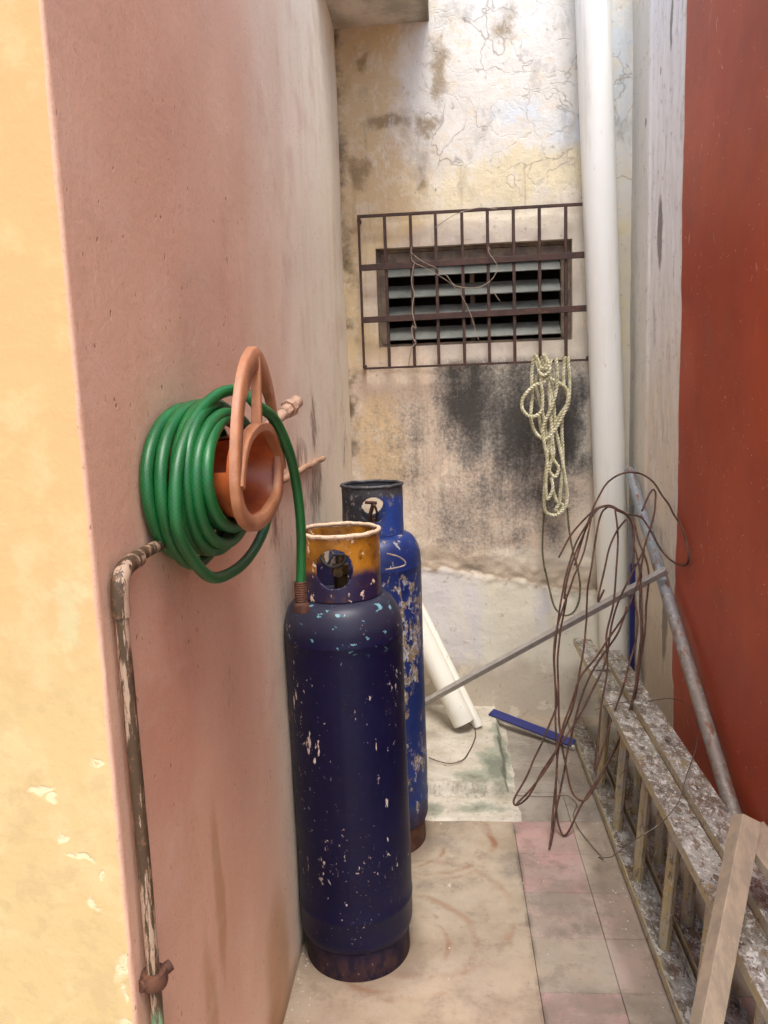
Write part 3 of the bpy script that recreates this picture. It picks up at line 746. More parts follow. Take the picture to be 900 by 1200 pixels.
MT = dict(
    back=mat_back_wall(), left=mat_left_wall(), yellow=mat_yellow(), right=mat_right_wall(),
    cement=mat_cement(), tile=mat_tile(), step=mat_step(), eave=mat_ceiling(),
    navy=mat_cyl('navy_cylinder_paint', '#08092a', '#0b0c30', '#d2bfae', '#a8988e', .665, .10, False),
    blue=mat_cyl('chipped_blue_cylinder_paint', '#17316e', '#12265a', '#85704f', '#a4abb4', .82, .17, True),
    corange=mat_collar_orange(), cblue=mat_collar_blue(),
    ladder=mat_ladder(), rung=mat_ladder_warm(), hose=mat_hose(), terra=mat_terracotta(), drum=mat_drum(),
    wire=mat_wire(), lean=mat_pipe_lean(), wpipe=mat_wall_pipe(), pvc=mat_white_pvc(), rope=mat_rope(), iron=mat_metal_grille(),
    rust=mat_simple('rusty_steel', '#472a1e', '#603c28', 30, .8, .1, .6, .002, '#3a2418'),
    brass=mat_simple('dirty_brass_valve', '#5a4426', '#3a3026', 40, .5, .5, .5, .002, '#7a5a30'),
    dark=mat_simple('dark_rubber', '#1c1a19', '#26221f', 40, .6, 0, .3, .001),
    louver=mat_simple('pale_grey_louvre_glass', '#6c706a', '#7a7d76', 8, .3, .0, .15, .001, '#5f6763', 'world', .62),
    bronze=mat_simple('brown_window_frame', '#62564a', '#857560', 16, .55, .2, .3, .001, '#8b7a62', 'world'),
    inside=mat_simple('dark_room_wall', '#5a4d44', '#463c34', 3, .9, 0, .2, .001, None, 'world'),
    greybar=mat_simple('grey_painted_square_bar', '#9b958f', '#a8a29b', 25, .5, .3, .3, .001, '#6e5c4e', 'world', .64),
    navyflat=mat_simple('navy_painted_strip', '#20265e', '#262c6a', 20, .4, .0, .2, .001, '#8f96b0', 'world', .7),
    whitestrip=mat_simple('off_white_painted_edge', '#c9c4b8', '#b3ac9c', 20, .5, 0, .2, .001, '#8a7c68', 'world', .64),
    tan=mat_simple('raw_tan_wood', '#a08c74', '#8c7c68', 14, .75, 0, .5, .0015, '#b3a084', 'world', .66, scale=(3, 2, 1)),
    pinkpvc=mat_simple('pink_painted_pvc_fitting', '#b5957c', '#9d8069', 40, .5, 0, .3, .001, '#d8b8a0', 'object', .6),
    gwire=mat_simple('pale_tie_wire', '#a89a88', '#8f8070', 40, .6, .3, .1, .001, None, 'world'),
    thin=mat_simple('thin_dark_wire', '#6b5c4e', '#574a40', 40, .6, .3, .1, .001, None, 'world'),
    greyst=mat_simple('grey_plastic_strip', '#7b7d80', '#6c6c6c', 20, .55, 0, .2, .001, '#93908a', 'world', .62),
)

# ------------------------------------------------------------------ ground and floor
g = MB(); g.add([(-300, -300, -.05), (300, -300, -.05), (300, 300, -.05), (-300, 300, -.05)], [(0, 1, 2, 3)])
go = g.build('ground', MT['cement'], smooth=False); go['kind'] = 'structure'
f = MB()
f.box((-3.0, -3.5, -.045), (.199, 3.55, 0))
f.box((.199, -3.5, -.045), (.82, 3.55, -.009))
f.box((.82, -3.5, -.045), (3.0, .2, 0))
floor = f.build('floor', MT['cement'], smooth=False); floor['kind'] = 'structure'
tile_me = {}
def tile_mesh(k):
    rnd = random.Random(k)
    w = .0995
    pts = []
    for (sx, sy) in ((-1, -1), (1, -1), (1, 1), (-1, 1)):
        pts.append((sx * w, sy * w))
    b = MB(); 
    zt = [.0 + rnd.uniform(-.0012, .0012) for _ in range(4)]
    top = [(x * .993, y * .993, z) for (x, y), z in zip(pts, zt)]
    mid = [(x, y, z - .0016) for (x, y), z in zip(pts, zt)]
    bot = [(x, y, -.009) for (x, y) in pts]
    b.add(top + mid + bot, [(0, 1, 2, 3)] + [(i, (i + 1) % 4, (i + 1) % 4 + 4, i + 4)[::-1] for i in range(4)] + [(i + 4, (i + 1) % 4 + 4, (i + 1) % 4 + 8, i + 8)[::-1] for i in range(4)])
    return b
protos = []
PINK, BEI, GRY, ROSE = '#aa8780', '#9c8e7c', '#989084', '#a08c7e'
pat = {(0, 13): GRY, (0, 12): PINK, (0, 11): PINK, (0, 10): ROSE, (0, 9): BEI, (0, 8): PINK, (1, 12): BEI, (1, 11): BEI, (1, 10): ROSE, (1, 9): ROSE, (1, 8): BEI, (0, 7): BEI, (0, 6): PINK}
for j in range(17):
    for i in range(3):
        k = (i * 7 + j) % 6
        if len(protos) <= k and len(protos) < 6:
            t = tile_mesh(len(protos)).build('tile', MT['tile'], floor, smooth=False, fix=True)
            protos.append(t.data)
        else:
            t = link('tile', protos[k % len(protos)], floor)
        t.location = (.3 + .2 * i + .0, .1 + .2 * j, .0)
        c = pat.get((i, j), GRY if j >= 13 else random.choice([BEI, ROSE, PINK, BEI]))
        t.color = srgb(c)

# raised, crumbling concrete step in the back left corner
def step_h(x, y):
    n = noise.noise(Vector((x * 9, y * 9, 1))) * .012 + noise.noise(Vector((x * 30, y * 30, 4))) * .004
    fr = sm(2.76, 2.785, y + n * 1.4)
    rt = sm(.205, .180, x + n * 1.0 - (y - 2.8) * .01)
    top = .05 + n * .5
    lip = .007 * sm(2.596, 2.606, y + n * .4) * sm(.235, .205, x + n)
    return max(top * fr * rt, lip) - .001
s = MB()
nx, ny = 170, 220
vs = [(-.44 + .69 * i / nx, 2.585 + .955 * j / ny) for j in range(ny + 1) for i in range(nx + 1)]
s.add([(x, y, step_h(x, y)) for x, y in vs], [(j * (nx + 1) + i, j * (nx + 1) + i + 1, (j + 1) * (nx + 1) + i + 1, (j + 1) * (nx + 1) + i) for j in range(ny) for i in range(nx)])
so = s.build('concrete_step', MT['step'], angle=70)
thing(so, 'low crumbling concrete slab with green moss, behind the gas cylinders', 'step')

# crumbs of plaster and grit swept against the walls, step and ladder
rc = random.Random(11)
b = MB()
def crumb(x, y, z, s_):
    a_ = rc.uniform(0, PI)
    vs_ = []
    for k in range(4):
        vs_.append((x + s_ * math.cos(a_ + k * PI / 2) * rc.uniform(.6, 1.2), y + s_ * math.sin(a_ + k * PI / 2) * rc.uniform(.6, 1.2), z))
    vs_.append((x + s_ * rc.uniform(-.3, .3), y + s_ * rc.uniform(-.3, .3), z + s_ * rc.uniform(.4, .9)))
    b.add(vs_, [(0, 1, 4), (1, 2, 4), (2, 3, 4), (3, 0, 4)])
for k in range(520):
    q = rc.random()
    s_ = rc.choice([.0012, .0018, .0025, .0035]) * rc.uniform(.7, 1.3)
    if q < .3: x, y = -.425 + abs(rc.gauss(0, .03)), rc.uniform(1.3, 2.7)
    elif q < .55: x, y = rc.uniform(-.1, .24), 2.76 + rc.gauss(0, .03)
    elif q < .75: x, y = .50 - abs(rc.gauss(0, .03)), rc.uniform(1.6, 3.3)
    elif q < .88: x, y = rc.uniform(-.1, .5), 3.49 - abs(rc.gauss(0, .04))
    else: x, y = rc.uniform(-.1, .5), rc.uniform(1.5, 3.3)
    zz = max(0.0, step_h(x, y)) if (y > 2.59 and x < .24) else 0.0
    crumb(x, y, zz + .0008, s_)
cr = b.build('plaster_crumbs', MT['step'], smooth=False); cr['kind'] = 'stuff'

# ------------------------------------------------------------------ walls
def lin(a, b, d):
    n = max(1, int(round((b - a) / d)))
    return [a + (b - a) * i / n for i in range(n)]
WX0, WX1, WZ0, WZ1 = -.287, .553, 1.707, 2.127     # window opening
xs = lin(-.46, WX0, .011) + lin(WX0, WX1, .011) + lin(WX1, .82, .011) + [.82]
zs = lin(-.02, WZ0, .011) + lin(WZ0, WZ1, .011) + lin(WZ1, 3.2, .012) + lin(3.2, 3.6, .1) + [3.6]
def back_y(x, z):
    n = noise.fractal(Vector((x * 3, 0, z * 3)), 1, 2, 5) * .006
    e = z + x * .17 + noise.fractal(Vector((x * 6, 3, z * 6)), .8, 2, 4) * .02
    sk = .014 * sm(.71, .69, e)
    rg = noise.fractal(Vector((x * 18, 9, z * 18)), .8, 2, 4) * .008 * sm(.62, .70, e) * sm(.95, .74, e)
    d = max(abs(x - .133) - .42, abs(z - 1.917) - .21)
    k = sm(.0, .05, d)
    band = .004 * sm(.11, .10, d + noise.noise(Vector((x * 8, 1, z * 8))) * .02)
    return 3.53 - (n + sk + rg) * k - band * 1
w = MB()
nx = len(xs)
w.add([(x, back_y(x, z), z) for z in zs for x in xs],
      [(j * nx + i, j * nx + i + 1, (j + 1) * nx + i + 1, (j + 1) * nx + i) for j in range(len(zs) - 1) for i in range(nx - 1)
       if not (WX0 - 1e-5 <= xs[i] < WX1 - 1e-5 and WZ0 - 1e-5 <= zs[j] < WZ1 - 1e-5)])
# reveals of the opening
yf, yb = 3.5262, 3.70
for a, b_ in (((WX0, WZ0), (WX1, WZ0)), ((WX1, WZ0), (WX1, WZ1)), ((WX1, WZ1), (WX0, WZ1)), ((WX0, WZ1), (WX0, WZ0))):
    w.add([(a[0], yf, a[1]), (b_[0], yf, b_[1]), (b_[0], yb, b_[1]), (a[0], yb, a[1])], [(0, 1, 2, 3)])
# back side
w.add([(-.46, 3.72, -.02), (.82, 3.72, -.02), (.82, 3.72, 3.6), (-.46, 3.72, 3.6)] , [(0, 1, 2, 3)][:0])
w.box((-.46, 3.54, -.02), (-.300, 3.72, 3.6)); w.box((.566, 3.54, -.02), (.82, 3.72, 3.6))
w.box((-.2999, 3.54, -.02), (.5659, 3.72, 1.69)); w.box((-.2999, 3.54, 2.14), (.5659, 3.72, 3.6))
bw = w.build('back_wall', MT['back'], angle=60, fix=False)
thing(bw, 'weathered cream wall with black mould stains closing the end of the alley', 'wall')

lw = empty('left_wall', (-.43, .904, 0), 'left wall with a long pink side and a bright yellow end', 'wall')
def left_x(y, z):
    k = sm(.95, 1.3, y)
    return -.43 + (noise.fractal(Vector((2, y * 1.6, z * 1.3)), 1, 2, 3) * .005 + noise.noise(Vector((7, y * 7, z * 5))) * .0012) * k
ys = [.9108, .9135, .917, .921] + lin(.927, 3.56, .022) + [3.56]
zl = lin(-.02, 3.2, .022) + [3.2, 3.25]
p = MB()
cor = [(-.4345, .9040), (-.4320, .9052), (-.4306, .9075)]
rows = []
for z in zl:
    j1 = noise.noise(Vector((3, 3, z * 14))) * .0022 + noise.noise(Vector((5, 3, z * 60))) * .0012
    rows.append([(x + j1, y + j1 * .4, z) for x, y in cor] + [(left_x(y, z), y, z) for y in ys])
nn = len(rows[0])
p.add([v for r in rows for v in r], [(j * nn + i, j * nn + i + 1, (j + 1) * nn + i + 1, (j + 1) * nn + i) for j in range(len(rows) - 1) for i in range(nn - 1)])
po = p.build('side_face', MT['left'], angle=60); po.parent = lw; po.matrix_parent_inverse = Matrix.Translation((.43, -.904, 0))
p = MB()
xr = lin(-1.9, -.45, .03) + [-.45, -.442, -.438, -.436]
rows2 = []
for k_, z in enumerate(zl):
    e = rows[k_][0]
    rows2.append([(x, .904 + noise.fractal(Vector((x * 3, 4, z * 2)), 1, 2, 3) * .003 * sm(-.45, -.55, x), z) for x in xr] + [e])
nn = len(rows2[0])
p.add([v for r in rows2 for v in r], [(j * nn + i, j * nn + i + 1, (j + 1) * nn + i + 1, (j + 1) * nn + i) for j in range(len(rows2) - 1) for i in range(nn - 1)])
p.box((-1.9, .93, -.02), (-.47, 3.7, 3.245))
yo = p.build('end_face', MT['yellow'], angle=60); yo.parent = lw; yo.matrix_parent_inverse = Matrix.Translation((.43, -.904, 0))
yo['label'] = 'bright yellow limewashed end of the wall'; po['label'] = 'pink limewashed side with rusty pipe runs'

def right_x(y, z):
    e = y + noise.fractal(Vector((3, y * 5, z * 5)), 1, 2, 3) * .01
    bare = sm(2.80, 2.815, e)
    n = noise.fractal(Vector((5, y * 3, z * 2)), 1, 2, 4) * .003
    n2 = noise.fractal(Vector((9, y * 24, z * 7)), .8, 2, 4) * .003 * bare * sm(3.28, 3.22, y)
    return .80 + n + bare * .004 + n2 - .006 * sm(3.22, 3.26, y)
ys = lin(.3, 2.6, .03) + lin(2.6, 3.56, .01) + [3.56]
zr = lin(-.02, 3.2, .015) + [3.2, 3.25]
p = MB(); nn = len(ys)
p.add([(right_x(y, z), y, z) for z in zr for y in ys], [(j * nn + i, j * nn + i + 1, (j + 1) * nn + i + 1, (j + 1) * nn + i) for j in range(len(zr) - 1) for i in range(nn - 1)])
p.box((.83, .3, -.02), (1.1, 3.7, 3.245))
rw = p.build('right_wall', MT['right'], angle=60)
thing(rw, 'brick red painted wall with a strip of bare plaster at its far end', 'wall')

e = MB()
e.box((-.45, 3.02, 3.022), (-.03, 3.56, 3.15))
eo = bevel(e.build('eave_slab', MT['eave'], smooth=False), .006, 2)
thing(eo, 'small concrete eave slab in the top left corner above the window wall', 'eave')

# ------------------------------------------------------------------ louvred window
yw = 3.565
win = empty('louvred_window', (.133, yw, WZ0), 'wide louvred window with grey slats behind the iron grille', 'window')
def off(o, root):
    o.parent = root
    bpy.context.view_layer.update()
    o.matrix_parent_inverse = root.matrix_world.inverted()
    return o
b = MB(); t = .014
b.box((WX0, yw, WZ0), (WX0 + t, yw + .06, WZ1)); b.box((WX1 - t, yw, WZ0), (WX1, yw + .06, WZ1))
b.box((WX0 + t, yw, WZ0), (WX1 - t, yw + .06, WZ0 + t)); b.box((WX0 + t, yw, WZ1 - t), (WX1 - t, yw + .06, WZ1))
b.box((WX0 + t, yw + .004, WZ1 - .072), (WX1 - t, yw + .05, WZ1 - t - .001))
off(bevel(b.build('frame', MT['bronze'], smooth=False), .002), win)
b = MB()
b.box((WX0 + t, yw - .003, WZ0 + t), (WX0 + t + .03, yw + .03, WZ1 - .073)); b.box((WX1 - t - .03, yw - .003, WZ0 + t), (WX1 - t, yw + .03, WZ1 - .073))
off(bevel(b.build('louvre_track', MT['bronze'], smooth=False), .002), win)
xa, xb = WX0 + .046, WX1 - .046
for zc in (2.036, 1.946, 1.857, 1.765):
    rm = Matrix.Translation((0, yw + .012, zc)) @ Matrix.Rotation(math.radians(-48), 4, 'X')
    b = MB(); b.box((xa, -.003, -.043), (xb, .003, .043), rm)
    off(bevel(b.build('louvre', MT['louver'], smooth=False), .0012), win)
b = MB()
b.box((.12, yw + .055, WZ0 + t), (.14, yw + .07, WZ1 - .073))
off(b.build('mullion', MT['bronze'], smooth=False), win)
b = MB()
b.add([(WX0 - .3, 3.75, 1.5), (WX1 + .3, 3.75, 1.5), (WX1 + .3, 3.75, 2.4), (WX0 - .3, 3.75, 2.4), (WX0 - .3, 4.6, 1.5), (WX1 + .3, 4.6, 1.5), (WX1 + .3, 4.6, 2.4), (WX0 - .3, 4.6, 2.4)],
      [(4, 5, 6, 7), (0, 4, 7, 3), (1, 2, 6, 5), (0, 1, 5, 4), (3, 7, 6, 2)])
b.box((WX0 - .3, 3.722, 1.5), (WX0, 3.75, 2.4)); b.box((WX1, 3.722, 1.5), (WX1 + .3, 3.75, 2.4))
b.box((WX0, 3.722, 1.5), (WX1, 3.75, WZ0)); b.box((WX0, 3.722, WZ1), (WX1, 3.75, 2.4))
off(b.build('dark_room', MT['inside'], smooth=False, fix=False), win)

# ------------------------------------------------------------------ window grille
gy = 3.475
gr = empty('window_grille', (.13, gy, 1.617), 'rusty brown iron grille fixed in front of the louvred window', 'grille')
def bar(name, lo, hi, root=gr, m='iron'):
    b = MB(); b.box(lo, hi)
    return off(bevel(b.build(name, MT[m], smooth=False), .0012, 1), root)
bar('frame_bar', (-.356, gy - .006, 2.247), (.618, gy + .006, 2.259))
bar('frame_bar', (-.354, gy - .005, 1.612), (.618, gy + .005, 1.621))
bar('frame_bar', (-.356, gy - .0055, 1.6211), (-.346, gy + .0055, 2.2469))
bar('frame_bar', (.612, gy - .0055, 1.6211), (.622, gy + .0055, 2.2469))
for x in (-.24, -.13, -.0245, .0865, .1935, .3015, .409, .518):
    bar('upright_bar', (x - .0065, gy - .0062, 1.6215), (x + .0065, gy + .0062, 2.2465))
for z in (2.043, 1.825):
    b = MB()
    rm = Matrix.Translation((0, gy - .0105, z)) @ Matrix.Rotation(math.radians(-.5), 4, 'Y')
    b.box((-.352, -.004, -.013), (.62, .004, .013), rm)
    off(bevel(b.build('cross_bar', MT['iron'], smooth=False), .001, 1), gr)
for (x, z) in ((-.351, 2.24), (.617, 2.24), (-.351, 1.625), (.617, 1.625)):
    b = MB(); b.box((x - .007, gy + .006, z - .007), (x + .007, 3.535, z + .007))
    off(b.build('wall_anchor', MT['iron'], smooth=False), gr)
ty = None
for i, pts in enumerate(GW):
    b = MB(); b.tube(spline(pts, .008), .0016 if i != 2 else .0022, 5, twist=0)
    o = b.build('tie_wire', MT['gwire'])
    thing(o, ['pale tie wire hanging straight down across the lower louvres', 'pale tie wire looped in a wide curve over the middle louvres', 'twisted tie wire wound down the third grille bar from the left',
              'thin wire arching over the top bar of the grille', 'short thin wire end poking from the middle of the window'][i], 'wire')

# ------------------------------------------------------------------ downpipe and strips in the far corner
b = MB()
P0, P1 = Vector((.6195, 3.445, 3.05)), Vector((.742, 3.445, -.0))
ext = P0 + (P0 - P1) * .4
n = 40
pts = [ext.lerp(P1, k / n) for k in range(n + 1)]
b.tube(pts, .0685, 40)
dp = b.build('downpipe', MT['pvc']); thing(dp, 'tall white plastic drainpipe running down the wall right of the window', 'drainpipe')
b = MB()
b.box((-.011, -.005, 0), (.011, .005, .755), Matrix.Translation((.762, 3.285, .01)))
o = bevel(b.build('navy_strip', MT['navyflat'], smooth=False), .001)
thing(o, 'upright navy blue strip standing in the corner beside the drainpipe', 'strip')
b = MB()
b.box((-.010, -.004, 0), (.010, .004, 1.0), Matrix.Translation((.757, 3.300, .01)))
o = bevel(b.build('grey_strip', MT['greyst'], smooth=False), .001)
thing(o, 'tall grey strip standing behind the navy one in the corner', 'strip')
b = MB()
b.tube(spline([(.782, 3.245, .02), (.783, 3.25, .3), (.785, 3.255, .60), (.782, 3.262, .64), (.770, 3.268, .655)], .012), .0105, 14)
o = b.build('bent_conduit', MT['whitestrip']); thing(o, 'pale grey conduit with a bent top in the corner beside the navy strip', 'conduit')

# leaning galvanised pipe
a, c_ = Vector((.768, 3.385, 1.145)), Vector((.762, 2.061, .309))
d = (c_ - a).normalized()
end = a + d * ((a.z - .022) / -d.z)
b = MB(); b.tube([a.lerp(end, k / 60) for k in range(61)], [.0215] * 61, 20)
o = b.build('leaning_pipe', MT['lean']); thing(o, 'long grey galvanised pipe with rust leaning along the red wall', 'pipe')

# square bar lying diagonally across
a, c_ = Vector((.762, 2.78, .853)), Vector((-.111, 3.15, .22))
d = (c_ - a).normalized(); end = c_ + d * .08
sq = [(1, 1), (-1, 1), (-1, -1), (1, -1)]
b = MB(); b.tube([a, a.lerp(end, .5), end], .0115, sect=sq, up=(0, -.55, 1))
o = bevel(b.build('square_bar', MT['greybar'], smooth=False), .0015)
thing(o, 'grey square metal bar propped diagonally across the end of the alley', 'bar')

# cut white pipes on the step
ct = empty('cut_pipe', (.05, 3.25, .04), 'thick white plastic pipe offcut leaning on the wall behind the blue cylinder', 'pipe')
a, c_ = Vector((.045, 3.235, .085)), Vector((-.30, 3.455, .80))
d = (c_ - a).normalized()
prof = []
for k in range(28):
    th = math.radians(-155 + 310 * k / 27); prof.append((math.cos(th) * .047, math.sin(th) * .047))
for k in range(28):
    th = math.radians(155 - 310 * k / 27); prof.append((math.cos(th) * .043, math.sin(th) * .043))
b = MB(); b.tube([a.lerp(c_, k / 20) for k in range(21)], 1.0, sect=prof, up=(0, -1, .1))
off(b.build('pipe_shell', MT['pvc']), ct)
b = MB()
a2, c2 = a + Vector((.062, .03, -.028)), c_ + Vector((.05, .03, -.02))
rr = [(math.cos(math.radians(-90 + 180 * k / 12)) * .022, math.sin(math.radians(-90 + 180 * k / 12)) * .022) for k in range(13)] + [(math.cos(math.radians(90 - 180 * k / 12)) * .018, math.sin(math.radians(90 - 180 * k / 12)) * .018) for k in range(13)]
b.tube([a2.lerp(c2, k / 20) for k in range(21)], 1.0, sect=rr, up=(.3, -1, 0))
o = b.build('gutter_offcut', MT['pvc']); thing(o, 'thin white channel offcut leaning right behind the thick white pipe', 'pipe')

# navy strip lying on the floor
st = empty('floor_strip', (.33, 3.3, .01), 'navy blue strip with a white edge lying on the floor by the step', 'strip')
a, c_ = Vector((.172, 3.415, .062)), Vector((.50, 3.165, .026))
b = MB(); b.tube([a, c_], 1, sect=[(.004, .024), (-.004, .024), (-.004, -.020), (.004, -.020)], up=(0, -.35, 1))
off(bevel(b.build('navy_face', MT['navyflat'], smooth=False), .0008, 1), st)
b = MB(); b.tube([a + Vector((.0, -.017, -.012)), c_ + Vector((0, -.017, -.012))], 1, sect=[(.008, .006), (-.008, .006), (-.008, -.006), (.008, -.006)], up=(0, -.35, 1))
off(bevel(b.build('white_edge', MT['whitestrip'], smooth=False), .0008, 1), st)

# ------------------------------------------------------------------ gas cylinders
def collar(name, root, R, z0, z1, hz, hr, hts, mat, rimmat=None, ripple=.003, t=.0035):
    """open steel collar with round hand holes at angles hts"""
    NS, NZ = 220, 60
    b = bmesh.new()
    grid = {}
    def keep(i, j):
        th = 2 * PI * (i + .5) / NS; z = z0 + (z1 - z0) * (j + .5) / NZ
        for h in hts:
            da = (th - h + PI) % (2 * PI) - PI
            if math.hypot(da * R, z - hz) < hr: return False
        return True
    def gv(i, j):
        i %= NS
        if (i, j) not in grid:
            th = 2 * PI * i / NS; z = z0 + (z1 - z0) * j / NZ
            for h in hts:
                da = (th - h + PI) % (2 * PI) - PI
                dd = math.hypot(da * R, z - hz)
                if abs(dd - hr) < .0034 and dd > 1e-6:
                    s_ = hr / dd; th = h + da * s_; z = hz + (z - hz) * s_
            rr = R + ripple * noise.noise(Vector((math.cos(th) * 3, math.sin(th) * 3, z * 14)))
            zz = z + .003 * noise.noise(Vector((math.cos(th) * 4, math.sin(th) * 4, 7))) * sm(z0 + .1, z1, z)
            grid[i, j] = b.verts.new((rr * math.cos(th), rr * math.sin(th), zz))
        return grid[i, j]
    for i in range(NS):
        for j in range(NZ):
            if keep(i, j):
                vs_ = [gv(i, j), gv(i + 1, j), gv(i + 1, j + 1), gv(i, j + 1)]
                b.faces.new(vs_)
    me = bpy.data.meshes.new(name)
    b.to_mesh(me); b.free()
    me.materials.append(MT[mat])
    me.polygons.foreach_set('use_smooth', [True] * len(me.polygons))
    o = link(name, me, root)
    m = o.modifiers.new('thickness', 'SOLIDIFY'); m.thickness = t; m.offset = -1
    # rolled rim
    rb = MB()
    pts = []
    for k in range(96):
        th = 2 * PI * k / 96
        rr = R - .001 + ripple * noise.noise(Vector((math.cos(th) * 3, math.sin(th) * 3, z1 * 14)))
        pts.append((rr * math.cos(th), rr * math.sin(th), z1 + .003 * noise.noise(Vector((math.cos(th) * 4, math.sin(th) * 4, 7)))))
    rb.tube(pts, [.0055 + .0008 * noise.noise(Vector((k * .4, 0, 0))) for k in range(96)], 10, closed=True)
    rb.build('rim', rimmat or MT[mat], o)
    return o

def gas_cylinder(loc, R, Hs, body, label, group, lean):
    root = empty('gas_cylinder', loc, label, 'gas cylinder', group, rot=lean)
    b = MB()
    prof = []
    prof.append((R * .90, .062))
    for k in range(9):
        a_ = k / 8 * PI / 2
        prof.append((R * .90 + R * .10 * math.sin(a_), .075 + .035 * (1 - math.cos(a_))))
    prof += [(R, .16), (R + .0018, .166), (R + .0018, .174), (R, .18)]
    for k in range(1, 26):
        z = .18 + (Hs - .112 - .18) * k / 25
        prof.append((R, z))
    prof += [(R + .0015, Hs - .108), (R + .0015, Hs - .102), (R, Hs - .097)]
    for k in range(1, 17):
        a_ = k / 16 * PI / 2
        prof.append((R * .52 + R * .48 * max(0, math.cos(a_)) ** .62, Hs - .082 + .080 * math.sin(a_) ** 1.25))
    prof += [(R * .3, Hs + .004), (.0001, Hs + .008)]
    b.lathe(prof, 96)
    vs = []
    for (x, y, z) in b.v:
        th = math.atan2(y, x); r = math.hypot(x, y)
        if r > .01:
            r += noise.noise(Vector((x * 7, y * 7, z * 5))) * .0016
            da = (th + 1.50 + PI) % (2 * PI) - PI
            if abs(da) < .04 and .2 < z < Hs - .14: r += .0012
            x, y = r * math.cos(th), r * math.sin(th)
        vs.append((x, y, z))
    b.v = vs
    bo = b.build('body', MT[body], root, angle=60)
    b = MB()
    b.lathe([(R * .90, .0), (R * .92, .0), (R * .925, .004), (R * .92, .04), (R * .925, .076), (R * .90, .078), (R * .86, .074), (R * .86, .0)], 80)
    b.build('foot_ring', MT['rust' if body == 'blue' else 'navy'], root)
    return root

c1 = gas_cylinder((-.2755, 1.955, .001), .1525, 1.0, 'navy', 'front gas cylinder, dark navy with an orange collar and cream rim', 'gas cylinders against the pink wall', (0, math.radians(-.2), 0))
cream = mat_simple('cream_flaking_paint', '#dcc4a6', '#d0b294', 60, .6, 0, .8, .003, '#6b3f28', 'object', .58)
collar('collar', c1, .1035, .998, 1.163, 1.083, .049, [-PI / 2 - .02, PI / 2 + .1], 'corange', cream)
b = MB()
b.lathe([(.024, .985), (.024, 1.01), (.018, 1.015), (.018, 1.05), (.022, 1.052), (.022, 1.075), (.012, 1.078), (.010, 1.10), (.0001, 1.10)], 20)
vv = b.build('valve', MT['brass'], c1)
b = MB(); b.tube([(0, -.0, 1.062), (.0, -.045, 1.062)], [.011, .013], 14)
b.build('outlet', MT['brass'], vv)
b = MB()
ctr = Vector((-.012, -.03, 1.105))
pts = [ctr + Vector((.034 * math.cos(t_), .010 * math.sin(t_) - .01 * math.cos(t_), .030 * math.sin(t_))) for t_ in [2 * PI * k / 24 for k in range(24)]]
b.tube(pts, .004, 8, closed=True)
for k in range(3):
    b.tube([ctr, pts[k * 8]], .003, 6)
b.build('handwheel', MT['dark'], vv)

c2 = gas_cylinder((-.243, 2.50, .001), .150, 1.062, 'blue', 'rear gas cylinder, chipped bright blue with an open blue-black collar', 'gas cylinders against the pink wall', (0, 0, 0))
vang = math.atan2(-2.50, .243)
collar('collar', c2, .098, 1.059, 1.216, 1.146, .040, [vang + .02, vang + PI + .03], 'cblue', None)
b = MB()
b.lathe([(.02, 1.050), (.02, 1.070), (.014, 1.075), (.014, 1.105), (.0001, 1.107)], 18)
v2 = b.build('valve', MT['rust'], c2)
b = MB()
b.tube([(-.012, -.01, 1.100), (-.006, -.015, 1.125), (.004, -.02, 1.155)], .0065, 10)
b.tube([(.008, -.005, 1.090), (.016, -.02, 1.125), (.01, -.03, 1.150), (.004, -.02, 1.157)], .004, 8)
b.tube([(-.022, -.02, 1.161), (.016, -.02, 1.158)], .0055, 10)
b.build('tee_handle', MT['rust'], v2)
# wire bail sticking out from behind the front collar
b = MB()
b.tube(spline([(-.165, 2.03, 1.085), (-.135, 2.05, 1.072), (-.118, 2.06, 1.055), (-.12, 2.06, 1.047), (-.17, 2.03, 1.042)], .008), .0022, 6)
o = b.build('wire_hook', MT['gwire']); off(o, c1)

# ------------------------------------------------------------------ pipe on the left wall
wp = empty('wall_pipe', (-.414, .935, 0), 'peeling brown pipe with an elbow running along the pink wall', 'pipe')
b = MB()
b.tube([(-.4145, .934 + .001 * math.sin(z_ * 9), z_) for z_ in [k / 40 * 1.255 + .002 for k in range(41)]], [.0088 + .0005 * noise.noise(Vector((0, 0, k * .7))) for k in range(41)], 16)
off(b.build('upright_pipe', MT['wpipe']), wp)
b = MB()
b.tube(spline([(-.4145, .934, 1.235), (-.4145, .934, 1.262), (-.4145, .938, 1.28), (-.4145, .952, 1.291), (-.4145, .972, 1.295), (-.4145, 1.0, 1.296)], .006), .0115, 18)
off(b.build('elbow', MT['wpipe']), wp)
b = MB()
b.tube([(-.4175, 1.0 + 1.64 * k / 50, 1.296 + .002 * math.sin(k)) for k in range(51)], [.0088 + .0008 * noise.noise(Vector((3, 0, k * .7))) for k in range(51)], 16)
off(b.build('level_pipe', MT['wpipe']), wp)
b = MB()
b.lathe([(.0001, -.011), (.0165, -.011), (.0185, -.006), (.0185, .006), (.0165, .011), (.0001, .011)], 14, c=(-.4145, .935, .727))
b.tube([(-.4145, .935, .727), (-.398, .955, .732)], [.009, .008], 10)
b.tube([(-.4145, .935, .725), (-.428, .918, .727)], [.009, .008], 10)
off(b.build('pipe_clamp', MT['rust']), wp)
